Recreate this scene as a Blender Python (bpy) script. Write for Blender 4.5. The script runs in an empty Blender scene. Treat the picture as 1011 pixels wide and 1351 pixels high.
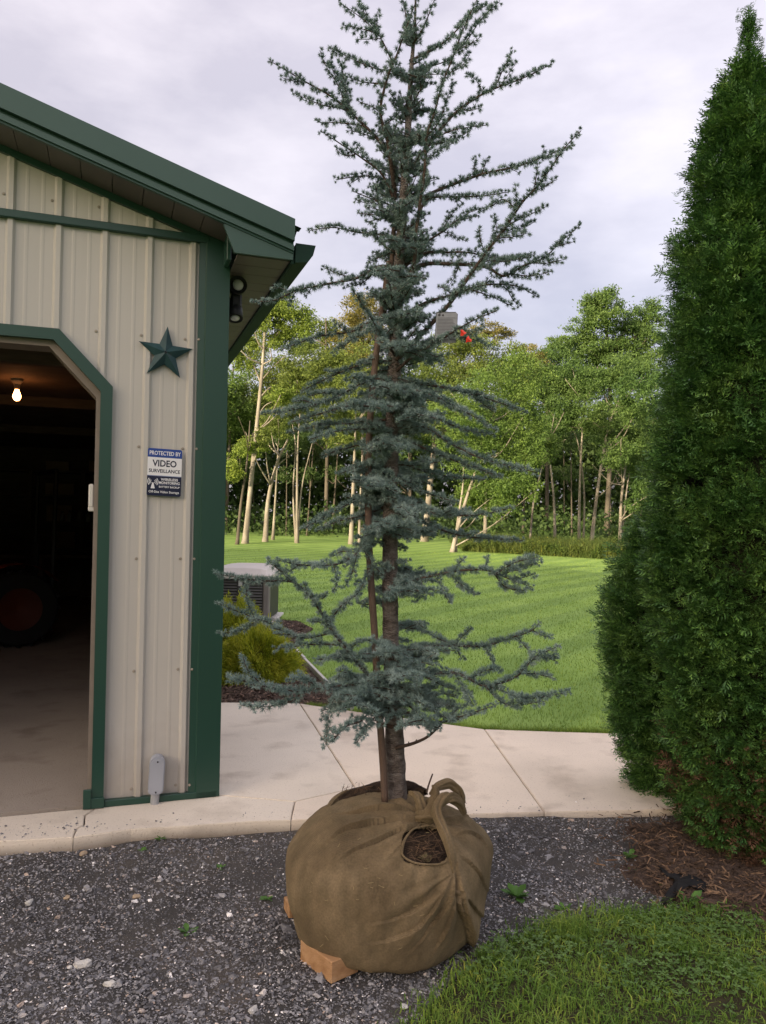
import bpy, math, random
import numpy as np
from mathutils import Matrix, Vector
rng = np.random.default_rng(7); random.seed(7)
scene = bpy.context.scene
col = scene.collection

# ------------------------------------------------------------------ camera
FPX, CAMH, PITCH, ROLL = 1040.0, 1.5, 0.017, 0.017
fw = np.array([0, math.cos(PITCH), math.sin(PITCH)]); upv = np.array([0, -math.sin(PITCH), math.cos(PITCH)])
rx_ = np.array([1.0, 0, 0])
cr = math.cos(ROLL)*rx_ + math.sin(ROLL)*upv; cu = -math.sin(ROLL)*rx_ + math.cos(ROLL)*upv
CAM = np.array([0, 0, CAMH])
cd = bpy.data.cameras.new('camera'); cam = bpy.data.objects.new('camera', cd); col.objects.link(cam)
cd.sensor_fit = 'HORIZONTAL'; cd.sensor_width = 36; cd.lens = FPX/1011*36
cd.clip_start = 0.05; cd.clip_end = 3000
cam.matrix_world = Matrix(((cr[0], cu[0], -fw[0], 0), (cr[1], cu[1], -fw[1], 0), (cr[2], cu[2], -fw[2], CAMH), (0, 0, 0, 1)))
scene.camera = cam
# ------------------------------------------------------------------ world: overcast sky
SUN_AZ, SUN_EL = math.radians(40), math.radians(11)          # light comes from behind on the left, low
w = bpy.data.worlds.new('World'); scene.world = w; w.use_nodes = True
nt = w.node_tree; nt.nodes.clear(); N = nt.nodes.new; Lk = nt.links.new
out = N('ShaderNodeOutputWorld'); bg = N('ShaderNodeBackground'); Lk(bg.outputs[0], out.inputs[0])
sky = N('ShaderNodeTexSky'); sky.sky_type = 'NISHITA'; sky.sun_disc = False
sky.air_density = .5; sky.dust_density = 5; sky.ozone_density = 0      # hazy air, bright only towards the sun
sky.sun_elevation = SUN_EL; sky.sun_rotation = math.pi + SUN_AZ
tc = N('ShaderNodeTexCoord'); mp = N('ShaderNodeMapping'); mp.inputs['Scale'].default_value = (1.3, 1.3, 3.2)
Lk(tc.outputs['Generated'], mp.inputs[0])
no = N('ShaderNodeTexNoise'); no.inputs['Scale'].default_value = 2.3; no.inputs['Detail'].default_value = 7; no.inputs['Roughness'].default_value = .55
Lk(mp.outputs[0], no.inputs['Vector'])
rp = N('ShaderNodeValToRGB'); rp.color_ramp.elements[0].position = .36; rp.color_ramp.elements[1].position = .66
rp.color_ramp.elements[0].color = (.53, .475, .515, 1); rp.color_ramp.elements[1].color = (.84, .76, .775, 1)
Lk(no.outputs[0], rp.inputs[0])
sx = N('ShaderNodeSeparateXYZ'); Lk(tc.outputs['Generated'], sx.inputs[0])
cl = N('ShaderNodeMath'); cl.operation = 'MAXIMUM'; cl.inputs[1].default_value = 0; Lk(sx.outputs[2], cl.inputs[0])
mr = N('ShaderNodeMath'); mr.operation = 'MULTIPLY_ADD'; mr.inputs[1].default_value = .667; mr.inputs[2].default_value = .333; Lk(cl.outputs[0], mr.inputs[0])   # standard overcast sky: (1 + 2 sin e) / 3
vm = N('ShaderNodeVectorMath'); vm.operation = 'SCALE'; Lk(rp.outputs[0], vm.inputs[0]); Lk(mr.outputs[0], vm.inputs['Scale'])
ns = N('ShaderNodeVectorMath'); ns.operation = 'SCALE'; ns.inputs['Scale'].default_value = .08; Lk(sky.outputs[0], ns.inputs[0])
mx = N('ShaderNodeVectorMath'); mx.operation = 'ADD'; Lk(ns.outputs[0], mx.inputs[0]); Lk(vm.outputs[0], mx.inputs[1])
Lk(mx.outputs[0], bg.inputs[0]); bg.inputs[1].default_value = 1.0
# ------------------------------------------------------------------ sun
sd = bpy.data.lights.new('sun', 'SUN'); sd.energy = 5.0; sd.angle = math.radians(.6); sd.color = (1, .84, .58)
sun = bpy.data.objects.new('sun', sd); col.objects.link(sun)
sdir = Vector((math.sin(SUN_AZ)*math.cos(SUN_EL), math.cos(SUN_AZ)*math.cos(SUN_EL), -math.sin(SUN_EL)))
sun.rotation_euler = sdir.to_track_quat('-Z', 'Y').to_euler(); sun.location = (-30, -30, 30)
vs = scene.view_settings; vs.view_transform = 'Standard'; vs.look = 'None'; vs.gamma = 1; vs.exposure = 0.8; vs.use_curve_mapping = False

# ================================================================== helpers
def ray(x, y): return fw + (x-505.5)/FPX*cr - (y-675.5)/FPX*cu
def G(x, y, z=0.):                                   # where the sight line meets the level z
    d = ray(x, y); return CAM + d*((z-CAMH)/d[2])
def D(x, y, Y):                                      # the point on the sight line at distance Y
    d = ray(x, y); return CAM + d*(Y/d[1])
def proj(P):
    d = np.asarray(P, float)-CAM; z = d@fw
    return 505.5+FPX*(d@cr)/z, 675.5-FPX*(d@cu)/z
def wob(x, y, s=1., ph=0.):
    return (np.sin(x*s*1.7+ph)*np.cos(y*s*1.3+1.1+ph)+.5*np.sin(x*s*3.9+y*s*2.7+ph*2)+.25*np.sin(x*s*8.3-y*s*7.1+ph*3))/1.75

def setp(o, label=None, cat=None, group=None, kind=None):
    if label: o['label'] = label
    if cat: o['category'] = cat
    if group: o['group'] = group
    if kind: o['kind'] = kind
    return o
def mesh_np(name, V, Fs, mats, smooth=False, midx=None):
    V = np.asarray(V, np.float32).reshape(-1, 3)
    if not isinstance(Fs, list): Fs = [Fs]
    Fs = [np.asarray(f, np.int32) for f in Fs if len(f)]
    me = bpy.data.meshes.new(name); me.vertices.add(len(V)); me.vertices.foreach_set('co', V.ravel())
    nl = sum(f.size for f in Fs); npoly = sum(len(f) for f in Fs)
    me.loops.add(nl); me.polygons.add(npoly)
    me.loops.foreach_set('vertex_index', np.concatenate([f.ravel() for f in Fs]))
    tot = np.concatenate([np.full(len(f), f.shape[1], np.int32) for f in Fs]); st = np.concatenate([[0], np.cumsum(tot)[:-1]]).astype(np.int32)
    me.polygons.foreach_set('loop_start', st); me.polygons.foreach_set('loop_total', tot)
    if not isinstance(mats, (list, tuple)): mats = [mats]
    for m in mats: me.materials.append(m)
    if midx is not None: me.polygons.foreach_set('material_index', np.asarray(midx, np.int32))
    me.update(calc_edges=True); me.validate()
    me.polygons.foreach_set('use_smooth', np.full(npoly, bool(smooth)))
    return me
def add(name, me, parent=None):
    o = bpy.data.objects.new(name, me); col.objects.link(o)
    if parent is not None: put(o, parent)
    return o
def wloc(o):
    p = Vector((0, 0, 0))
    while o is not None: p += o.location; o = o.parent
    return p
BASE = {}
def put(o, parent):
    o.parent = parent
    o.matrix_parent_inverse = BASE.get(parent.name, Matrix()).inverted()
    BASE[o.name] = Matrix()
def thing(name, loc, label, cat, group=None):
    e = bpy.data.objects.new(name, None); col.objects.link(e); e.location = loc; e.empty_display_size = .1
    BASE[e.name] = Matrix.Translation(Vector(loc)); setp(e, label, cat, group); return e

class MB:
    def __init__(s): s.V = []; s.F = {}; s.n = 0
    def add(s, V, F):
        V = np.asarray(V, float).reshape(-1, 3); s.V.append(V)
        for f in F: s.F.setdefault(len(f), []).append(tuple(i+s.n for i in f))
        s.n += len(V); return s
    def grid(s, V, nu, nv, cu_=False, cv_=False):            # V (nu*nv,3)
        F = []
        for i in range(nu if cu_ else nu-1):
            for j in range(nv if cv_ else nv-1):
                a = i*nv+j; b = i*nv+(j+1) % nv; c = ((i+1) % nu)*nv+(j+1) % nv; d = ((i+1) % nu)*nv+j
                F.append((a, d, c, b))
        return s.add(V, F)
    def box(s, c, h, X=(1, 0, 0), Y=(0, 1, 0), Z=(0, 0, 1), bev=0.0):
        c = np.array(c, float); A = [np.array(v, float) for v in (X, Y, Z)]; h = np.array(h, float)
        if bev <= 0:
            V = [c+A[0]*h[0]*i+A[1]*h[1]*j+A[2]*h[2]*k for i in (-1, 1) for j in (-1, 1) for k in (-1, 1)]
            return s.add(V, [(0, 1, 3, 2), (4, 6, 7, 5), (0, 4, 5, 1), (2, 3, 7, 6), (0, 2, 6, 4), (1, 5, 7, 3)])
        V = []; b = min(bev, h.min()*.9)
        idx = {}
        for i in (-1, 1):
            for j in (-1, 1):
                for k in (-1, 1):
                    for ax in range(3):
                        hh = h-b; hh[ax] = h[ax]; idx[(i, j, k, ax)] = len(V)
                        V.append(c+A[0]*hh[0]*i+A[1]*hh[1]*j+A[2]*hh[2]*k)
        F = []
        q = [(-1, -1), (-1, 1), (1, 1), (1, -1)]
        for ax in range(3):
            for sg in (-1, 1):
                f = []
                for a, b2 in q:
                    t = [0, 0, 0]; t[ax] = sg; t[(ax+1) % 3] = a; t[(ax+2) % 3] = b2
                    f.append(idx[(*t, ax)])
                F.append(tuple(f if sg < 0 else f[::-1]))
            a1, a2 = (ax+1) % 3, (ax+2) % 3                      # edges along ax
            for s1 in (-1, 1):
                for s2 in (-1, 1):
                    def k_(e, w_):
                        t = [0, 0, 0]; t[ax] = e; t[a1] = s1; t[a2] = s2; return idx[(*t, w_)]
                    F.append((k_(-1, a1), k_(1, a1), k_(1, a2), k_(-1, a2)))
        for i in (-1, 1):
            for j in (-1, 1):
                for k in (-1, 1): F.append((idx[(i, j, k, 0)], idx[(i, j, k, 1)], idx[(i, j, k, 2)]))
        return s.add(V, F)
    def tube(s, P, R, n=8, cap=True):
        V, k = tube_v(P, R, n); base = s.n
        s.grid(V, k, n, False, True)
        if cap:
            s.F.setdefault(n, []).append(tuple(base+i for i in range(n)))
            s.F.setdefault(n, []).append(tuple(base+(k-1)*n+i for i in reversed(range(n))))
        return s
    def lathe(s, c, prof, n=16, X=(1, 0, 0), Y=(0, 1, 0), Z=(0, 0, 1), cap=True):
        c = np.array(c, float); X, Y, Z = (np.array(v, float) for v in (X, Y, Z)); a = np.arange(n)*2*math.pi/n
        V = np.concatenate([c+Z*z+r*(np.outer(np.cos(a), X)+np.outer(np.sin(a), Y)) for r, z in prof]); base = s.n; k = len(prof)
        s.grid(V, k, n, False, True)
        if cap:
            s.F.setdefault(n, []).append(tuple(base+i for i in range(n))); s.F.setdefault(n, []).append(tuple(base+(k-1)*n+i for i in reversed(range(n))))
        return s
    def prism(s, pts, off):                                   # closed polygon (k,3) extruded by off
        pts = np.asarray(pts, float); k = len(pts); off = np.asarray(off, float)
        V = np.concatenate([pts, pts+off])
        return s.add(V, [tuple(range(k)), tuple(range(2*k-1, k-1, -1))]+[(i, i+k, (i+1) % k+k, (i+1) % k) for i in range(k)])
    def build(s, name, mat, parent=None, smooth=False):
        V = np.concatenate(s.V); me = mesh_np(name, V, [np.array(f) for f in s.F.values()], mat, smooth)
        import bmesh
        bm = bmesh.new(); bm.from_mesh(me); bmesh.ops.recalc_face_normals(bm, faces=bm.faces); bm.to_mesh(me); bm.free()
        return add(name, me, parent)
def tube_v(P, R, n):
    P = np.asarray(P, float); k = len(P); R = np.broadcast_to(np.asarray(R, float), (k,))
    T = np.gradient(P, axis=0); T /= np.linalg.norm(T, axis=1)[:, None]+1e-12
    ref = np.array([0, 0, 1.]) if abs(T[0][2]) < .8 else np.array([1., 0, 0]); a = np.arange(n)*2*math.pi/n; V = []
    for i in range(k):
        x = np.cross(ref, T[i]); x /= np.linalg.norm(x)+1e-9; y = np.cross(T[i], x); ref = y if False else ref
        V.append(P[i]+R[i]*(np.outer(np.cos(a), x)+np.outer(np.sin(a), y)))
    return np.concatenate(V), k
def smoothline(P, m=6):
    P = np.asarray(P, float); k = len(P)
    if k < 3: t = np.linspace(0, 1, m*2)[:, None]; return P[0]*(1-t)+P[-1]*t
    Q = np.vstack([2*P[0]-P[1], P, 2*P[-1]-P[-2]]); o = []
    for i in range(1, k):
        p0, p1, p2, p3 = Q[i-1], Q[i], Q[i+1], Q[i+2]
        for t in np.linspace(0, 1, m, endpoint=False):
            o.append(.5*((2*p1)+(-p0+p2)*t+(2*p0-5*p1+4*p2-p3)*t*t+(-p0+3*p1-3*p2+p3)*t**3))
    o.append(P[-1]); return np.array(o)
def unit(v): return v/(np.linalg.norm(v, axis=-1, keepdims=True)+1e-12)
def inpoly(px, py, poly):
    px = np.asarray(px); py = np.asarray(py); r = np.zeros(px.shape, bool); k = len(poly)
    for i in range(k):
        x1, y1 = poly[i][:2]; x2, y2 = poly[(i+1) % k][:2]
        c = ((y1 > py) != (y2 > py)) & (px < (x2-x1)*(py-y1)/((y2-y1)+1e-12)+x1); r ^= c
    return r

# ------------------------------------------------------------------ materials
def mat(name, cols, scale=5., rough=.8, bump=0., bscale=None, detail=5., island=None, spec=.3, metal=0., trans=0., stretch=(1, 1, 1), sub=None, lo=.3, hi=.7):
    m = bpy.data.materials.new(name); m.use_nodes = True; t = m.node_tree; b = t.nodes['Principled BSDF']; n = t.nodes.new; l = t.links.new
    b.inputs['Roughness'].default_value = rough; b.inputs['Specular IOR Level'].default_value = spec; b.inputs['Metallic'].default_value = metal
    c = n('ShaderNodeTexCoord'); mp = n('ShaderNodeMapping'); mp.inputs['Scale'].default_value = stretch; l(c.outputs['Object'], mp.inputs[0])
    nz = n('ShaderNodeTexNoise'); nz.inputs['Scale'].default_value = scale; nz.inputs['Detail'].default_value = detail; l(mp.outputs[0], nz.inputs['Vector'])
    r = n('ShaderNodeValToRGB'); e = r.color_ramp.elements
    k = len(cols)
    while len(e) < k: e.new(.5)
    for i, cc in enumerate(cols): e[i].position = lo+(hi-lo)*i/max(1, k-1); e[i].color = (*cc, 1)
    l(nz.outputs[0], r.inputs[0]); csock = r.outputs[0]
    if island:                                            # every piece takes its own tone
        g = n('ShaderNodeNewGeometry'); r2 = n('ShaderNodeValToRGB'); e = r2.color_ramp.elements; r2.color_ramp.interpolation = 'LINEAR'
        while len(e) < len(island): e.new(.5)
        for i, (p, cc) in enumerate(island): e[i].position = p; e[i].color = (*cc, 1)
        l(g.outputs['Random Per Island'], r2.inputs[0])
        mm = n('ShaderNodeMix'); mm.data_type = 'RGBA'; mm.blend_type = 'MULTIPLY'; mm.inputs[0].default_value = 1
        l(csock, mm.inputs[6]); l(r2.outputs[0], mm.inputs[7]); csock = mm.outputs[2]
    l(csock, b.inputs['Base Color'])
    if bump:
        nb = n('ShaderNodeTexNoise'); nb.inputs['Scale'].default_value = bscale or scale*4; nb.inputs['Detail'].default_value = 4; l(mp.outputs[0], nb.inputs['Vector'])
        bp = n('ShaderNodeBump'); bp.inputs['Strength'].default_value = bump; bp.inputs['Distance'].default_value = .02; l(nb.outputs[0], bp.inputs['Height']); l(bp.outputs[0], b.inputs['Normal'])
    if trans:
        tr = n('ShaderNodeBsdfTranslucent'); l(csock, tr.inputs[0]); ms = n('ShaderNodeMixShader'); ms.inputs[0].default_value = trans
        l(b.outputs[0], ms.inputs[1]); l(tr.outputs[0], ms.inputs[2]); l(ms.outputs[0], t.nodes['Material Output'].inputs[0])
    return m
def plain(name, c, rough=.6, spec=.3, metal=0., v=.12, scale=6., bump=0., bscale=None):
    a = tuple(x*(1-v) for x in c); b = tuple(min(1, x*(1+v)) for x in c)
    return mat(name, [a, b], scale, rough, bump=bump, bscale=bscale, spec=spec, metal=metal)
WHT = [(0, (.75,)*3), (1, (1.25,)*3)]
M = {}
M['lawn'] = mat('lawn_grass', [(.17, .285, .055), (.21, .335, .07), (.25, .38, .09)], .9, .9, .6, 60, detail=8)
M['blade'] = mat('grass_blade', [(.18, .295, .055), (.255, .38, .085)], 1.2, .6, island=[(0, (.6, .65, .6)), (.5, (1, 1, 1)), (.93, (1.3, 1.2, 1)), (1, (2.0, 1.4, 1.3))], trans=.3)
M['verge'] = mat('verge_blade', [(.10, .20, .034), (.165, .295, .052), (.26, .385, .075)], 4., .6, island=[(0, (.5, .55, .5)), (.5, (1, 1, 1)), (.9, (1.3, 1.15, 1)), (1, (2.2, 1.5, 1.5))], trans=.3)
M['clover'] = mat('clover_leaf', [(.10, .185, .05), (.16, .27, .075)], 6., .55, island=WHT, trans=.25)
M['weed'] = mat('weed_leaf', [(.07, .16, .03), (.12, .26, .05)], 9., .5, island=WHT, trans=.25)
M['soil'] = mat('soil', [(.02, .014, .01), (.05, .033, .022), (.08, .055, .036)], 20., .95, .8, 90)
M['verge_soil'] = mat('verge_soil', [(.03, .024, .012), (.05, .045, .02)], 12., .95, .8, 60)
M['grit'] = mat('gravel_grit', [(.072, .069, .068), (.11, .102, .096), (.15, .13, .114)], 3., .95, 1., 220, detail=10)
M['stone'] = mat('gravel_stone', [(.185, .182, .186), (.25, .246, .25)], 1.6, .75, island=[(0, (.45, .45, .47)), (.5, (.9, .9, .93)), (.80, (1.4, 1.4, 1.42)), (.93, (2.0, 1.95, 1.9)), (.965, (2.3, 1.8, 1.4)), (.985, (4.2, 4.1, 3.9)), (1, (5.2, 5.1, 4.9))], spec=.35, bump=.3, bscale=200)
M['white_stone'] = plain('white_stone', (.62, .6, .56), .7, bump=.4, bscale=60)
M['tan_stone'] = plain('tan_stone', (.42, .32, .22), .8, bump=.4, bscale=60)
M['mulch'] = mat('mulch_sheet', [(.035, .022, .016), (.09, .06, .045), (.13, .09, .07)], 30., .95, 1., 120)
M['chip'] = mat('mulch_chip', [(.10, .065, .05), (.17, .12, .095)], 8., .9, island=[(0, (.4, .4, .4)), (.6, (1, 1, 1)), (1, (2.1, 2.0, 1.9))])
M['litter'] = mat('leaf_litter', [(.085, .052, .034), (.14, .092, .06)], 8., .9, island=[(0, (.35, .35, .35)), (.6, (1, 1, 1)), (1, (2.0, 1.9, 1.7))])
M['green'] = mat('green_steel', [(.013, .052, .036), (.017, .06, .043)], 2., .38, spec=.5, stretch=(1, 1, .3))
M['rake'] = mat('green_rake_steel', [(.038, .083, .067), (.045, .094, .077)], 2., .42, spec=.5)
M['tan'] = mat('tan_steel', [(.475, .455, .42), (.525, .50, .46)], 1.6, .45, spec=.4, stretch=(1.5, 1.5, .25), bump=.04, bscale=6)
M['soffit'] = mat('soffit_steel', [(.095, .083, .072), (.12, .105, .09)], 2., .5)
M['screw'] = plain('screw_head', (.34, .30, .25), .4)
M['jamb'] = plain('jamb_wood', (.24, .20, .165), .7)
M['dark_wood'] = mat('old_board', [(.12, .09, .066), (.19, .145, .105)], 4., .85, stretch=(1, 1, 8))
M['dark_metal'] = plain('bronze_metal', (.018, .018, .02), .45)
M['lens'] = plain('lamp_lens', (.55, .55, .56), .25, spec=.6)
M['star'] = mat('star_paint', [(.018, .05, .058), (.026, .068, .076), (.07, .08, .07)], 14., .5, lo=.35, hi=.85)
M['pvc'] = plain('grey_pvc', (.36, .38, .43), .45, v=.04)
M['black'] = plain('black_plastic', (.012, .012, .013), .5)
M['bark'] = mat('cedar_bark', [(.085, .066, .056), (.17, .14, .124), (.26, .228, .205)], 22., .9, 1., 90, stretch=(1, 1, 2.2))
M['twig'] = mat('cedar_twig', [(.055, .036, .028), (.10, .07, .055)], 30., .9, .5, 120)
M['stake'] = mat('stake_wood', [(.10, .064, .047), (.155, .105, .08)], 9., .7, .3, 60, stretch=(4, 4, .6))
M['needle'] = mat('cedar_needle', [(.15, .225, .205), (.245, .335, .31), (.385, .48, .45)], 13., .55, island=[(0, (.6, .63, .62)), (.6, (1, 1, 1)), (1, (1.35, 1.32, 1.3))], lo=.3, hi=.72, trans=.12)
M['arb'] = mat('arborvitae_spray', [(.045, .125, .032), (.08, .185, .045), (.145, .27, .068)], 6., .5, island=[(0, (.4, .45, .42)), (.6, (1, 1, 1)), (1, (1.8, 1.6, 1.3))], spec=.35, trans=.1)
M['arb_dead'] = mat('dead_spray', [(.10, .05, .03), (.17, .095, .055)], 8., .8, island=WHT)
M['arb_core'] = mat('dark_core', [(.012, .016, .008), (.028, .024, .014)], 14., .95, 1., 40)
M['gold'] = mat('golden_strand', [(.33, .40, .035), (.47, .51, .05), (.62, .61, .08)], 7., .6, island=[(0, (.5, .6, .6)), (.6, (1, 1, 1)), (1, (1.3, 1.2, 1.1))], trans=.45)
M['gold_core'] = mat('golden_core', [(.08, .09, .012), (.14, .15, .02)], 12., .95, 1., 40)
M['gen'] = plain('generator_shell', (.64, .585, .55), .5, v=.05)
M['gen_dark'] = plain('generator_louvre', (.055, .052, .055), .5)
M['edging'] = plain('pale_edging', (.6, .58, .54), .7)
M['tag'] = mat('tag_plastic', [(.20, .21, .225), (.24, .25, .265)], 40., .5)
M['tag_ink'] = plain('tag_ink', (.05, .05, .055), .6)
M['ribbon'] = plain('red_ribbon', (.75, .06, .035), .5)
M['lumber'] = mat('sawn_lumber', [(.36, .19, .085), (.46, .26, .125), (.53, .32, .17)], 6., .75, .3, 50, stretch=(1, 5, 5))
M['tractor'] = plain('orange_paint', (.42, .075, .012), .35, spec=.5)
M['tyre'] = plain('tyre_rubber', (.016, .016, .016), .85)
M['box'] = mat('cardboard', [(.30, .21, .135), (.40, .28, .18)], 4., .9)
M['pale_box'] = plain('pale_can', (.3, .3, .29), .6)
M['switch'] = plain('switch_plastic', (.62, .6, .55), .5)
M['trunk_pale'] = mat('pale_bark', [(.16, .135, .11), (.26, .225, .185), (.36, .32, .265)], 3., .9, .5, 14, stretch=(1, 1, .35))
M['trunk_dark'] = mat('grey_bark', [(.07, .058, .045), (.14, .115, .09)], 3., .9, stretch=(1, 1, .35))
def leafm(n, a, b): return mat(n, [a, b], .35, .6, island=[(0, (.5, .55, .5)), (.6, (1, 1, 1)), (1, (1.4, 1.3, 1.15))], trans=.42, detail=6)
M['l_yel'] = leafm('leaf_yellow_green', (.17, .25, .045), (.27, .34, .065))
M['l_olive'] = leafm('leaf_olive', (.135, .19, .042), (.22, .27, .065))
M['l_brown'] = leafm('leaf_turning', (.17, .16, .045), (.26, .225, .065))
M['l_green'] = leafm('leaf_green', (.11, .19, .042), (.18, .27, .062))
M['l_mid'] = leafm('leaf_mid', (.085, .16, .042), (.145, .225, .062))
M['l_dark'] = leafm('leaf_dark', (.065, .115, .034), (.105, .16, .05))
M['meadow'] = mat('meadow_blade', [(.06, .105, .018), (.12, .15, .035)], 1.2, .7, island=[(0, (.5, .55, .5)), (.6, (1, 1, 1)), (.94, (1.3, 1.2, 1)), (1, (2.2, 1.6, 1.2))], trans=.3)
M['sun_block_hill'] = mat('sun_block_hillside', [(.02, .045, .012), (.045, .075, .02)], .5, .95, 1., 2.)
def emis(name, c, s):
    m = bpy.data.materials.new(name); m.use_nodes = True; b = m.node_tree.nodes['Principled BSDF']
    b.inputs['Emission Color'].default_value = (*c, 1); b.inputs['Emission Strength'].default_value = s; b.inputs['Base Color'].default_value = (*c, 1); return m
M['bulb'] = emis('lit_bulb', (1, .36, .11), 14)
M['amber'] = emis('amber_lens', (1, .32, .06), .35)
# concrete with fine grain, stains and specks
def concrete(name, tint):
    m = mat(name, [tuple(c*.88 for c in tint), tint, tuple(min(1, c*1.08) for c in tint)], 1.3, .85, .25, 140, detail=9)
    t = m.node_tree; n = t.nodes.new; l = t.links.new; b = t.nodes['Principled BSDF']; src = b.inputs['Base Color'].links[0].from_socket
    c = n('ShaderNodeTexCoord'); v = n('ShaderNodeTexNoise'); v.inputs['Scale'].default_value = 95; v.inputs['Detail'].default_value = 3; l(c.outputs['Object'], v.inputs['Vector'])
    r = n('ShaderNodeValToRGB'); r.color_ramp.elements[0].position = .22; r.color_ramp.elements[0].color = (.55, .5, .46, 1); r.color_ramp.elements[1].position = .4; r.color_ramp.elements[1].color = (1, 1, 1, 1); l(v.outputs[0], r.inputs[0])
    v2 = n('ShaderNodeTexNoise'); v2.inputs['Scale'].default_value = 3.1; v2.inputs['Detail'].default_value = 8; l(c.outputs['Object'], v2.inputs['Vector'])
    r2 = n('ShaderNodeValToRGB'); r2.color_ramp.elements[0].position = .28; r2.color_ramp.elements[0].color = (.74, .72, .7, 1); r2.color_ramp.elements[1].position = .46; r2.color_ramp.elements[1].color = (1, 1, 1, 1); l(v2.outputs[0], r2.inputs[0])
    for s in (r, r2):
        k = n('ShaderNodeMix'); k.data_type = 'RGBA'; k.blend_type = 'MULTIPLY'; k.inputs[0].default_value = 1; l(src, k.inputs[6]); l(s.outputs[0], k.inputs[7]); src = k.outputs[2]
    # earth splashed on the edge that meets the gravel
    se = n('ShaderNodeSeparateXYZ'); l(c.outputs['Object'], se.inputs[0]); ad = n('ShaderNodeMath'); ad.operation = 'MULTIPLY_ADD'; ad.inputs[1].default_value = .05; l(v2.outputs[0], ad.inputs[0]); l(se.outputs[2], ad.inputs[2])
    mr_ = n('ShaderNodeMapRange'); mr_.inputs['From Min'].default_value = -.045; mr_.inputs['From Max'].default_value = .012; mr_.inputs['To Min'].default_value = .85; mr_.inputs['To Max'].default_value = 0; l(ad.outputs[0], mr_.inputs[0])
    k = n('ShaderNodeMix'); k.data_type = 'RGBA'; l(mr_.outputs[0], k.inputs[0]); l(src, k.inputs[6]); k.inputs[7].default_value = (.13, .10, .075, 1); src = k.outputs[2]
    l(src, b.inputs['Base Color']); return m
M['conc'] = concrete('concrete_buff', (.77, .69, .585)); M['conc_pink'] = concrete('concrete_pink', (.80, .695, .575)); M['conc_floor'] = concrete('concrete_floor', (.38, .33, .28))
# burlap: crossed threads, mud stains
def burlap():
    m = mat('burlap', [(.10, .074, .047), (.18, .135, .084), (.255, .195, .125)], 4.5, .95, detail=9, spec=.1, lo=.28, hi=.75)
    t = m.node_tree; n = t.nodes.new; l = t.links.new; b = t.nodes['Principled BSDF']; c = n('ShaderNodeTexCoord')
    ws = []
    for ax in ('X', 'Z'):
        wv = n('ShaderNodeTexWave'); wv.bands_direction = ax; wv.inputs['Scale'].default_value = 95; wv.inputs['Distortion'].default_value = 2.2; wv.inputs['Detail'].default_value = 2; wv.inputs['Detail Scale'].default_value = .6
        l(c.outputs['Object'], wv.inputs['Vector']); ws.append(wv)
    ad = n('ShaderNodeMath'); ad.operation = 'ADD'; l(ws[0].outputs['Fac'], ad.inputs[0]); l(ws[1].outputs['Fac'], ad.inputs[1])
    bp = n('ShaderNodeBump'); bp.inputs['Strength'].default_value = .5; bp.inputs['Distance'].default_value = .004; l(ad.outputs[0], bp.inputs['Height']); l(bp.outputs[0], b.inputs['Normal'])
    src = b.inputs['Base Color'].links[0].from_socket
    for sc, st, lo_, hi_, dk in ((140, (1, 1, 1), .3, .65, .80), (22, (1, 1, .18), .35, .6, .86)):
        mp = n('ShaderNodeMapping'); mp.inputs['Scale'].default_value = st; l(c.outputs['Object'], mp.inputs[0]); z = n('ShaderNodeTexNoise'); z.inputs['Scale'].default_value = sc; z.inputs['Detail'].default_value = 4; l(mp.outputs[0], z.inputs['Vector'])
        r = n('ShaderNodeValToRGB'); r.color_ramp.elements[0].position = lo_; r.color_ramp.elements[0].color = (dk, dk, dk*.97, 1); r.color_ramp.elements[1].position = hi_; r.color_ramp.elements[1].color = (1.12, 1.1, 1.06, 1); l(z.outputs[0], r.inputs[0])
        k = n('ShaderNodeMix'); k.data_type = 'RGBA'; k.blend_type = 'MULTIPLY'; k.inputs[0].default_value = 1; l(src, k.inputs[6]); l(r.outputs[0], k.inputs[7]); src = k.outputs[2]
    l(src, b.inputs['Base Color'])
    b.inputs['Sheen Weight'].default_value = .25; b.inputs['Sheen Tint'].default_value = (.6, .5, .3, 1)
    return m
M['burlap'] = burlap()

def bands(m, wid, lo, hi, rot):                       # passes of the mower
    t = m.node_tree; n = t.nodes.new; l = t.links.new; b = t.nodes['Principled BSDF']; src = b.inputs['Base Color'].links[0].from_socket
    c = n('ShaderNodeTexCoord'); mp = n('ShaderNodeMapping'); mp.inputs['Rotation'].default_value = (0, 0, rot); l(c.outputs['Object'], mp.inputs[0])
    wv = n('ShaderNodeTexWave'); wv.inputs['Scale'].default_value = .314/wid; wv.inputs['Distortion'].default_value = 1.2; wv.inputs['Detail'].default_value = 2; wv.inputs['Detail Scale'].default_value = .5; l(mp.outputs[0], wv.inputs['Vector'])
    r = n('ShaderNodeValToRGB'); r.color_ramp.elements[0].position = .35; r.color_ramp.elements[0].color = (lo, lo, lo, 1); r.color_ramp.elements[1].position = .65; r.color_ramp.elements[1].color = (hi*1.04, hi, hi*.95, 1); l(wv.outputs['Fac'], r.inputs[0])
    k = n('ShaderNodeMix'); k.data_type = 'RGBA'; k.blend_type = 'MULTIPLY'; k.inputs[0].default_value = 1; l(src, k.inputs[6]); l(r.outputs[0], k.inputs[7])
    for ln in [q for q in t.links if q.from_socket == src and q.to_node != k]: sk_ = ln.to_socket; l(k.outputs[2], sk_)
for mk in ('lawn', 'blade'): bands(M[mk], 1.1, .9, 1.08, .55)
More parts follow.
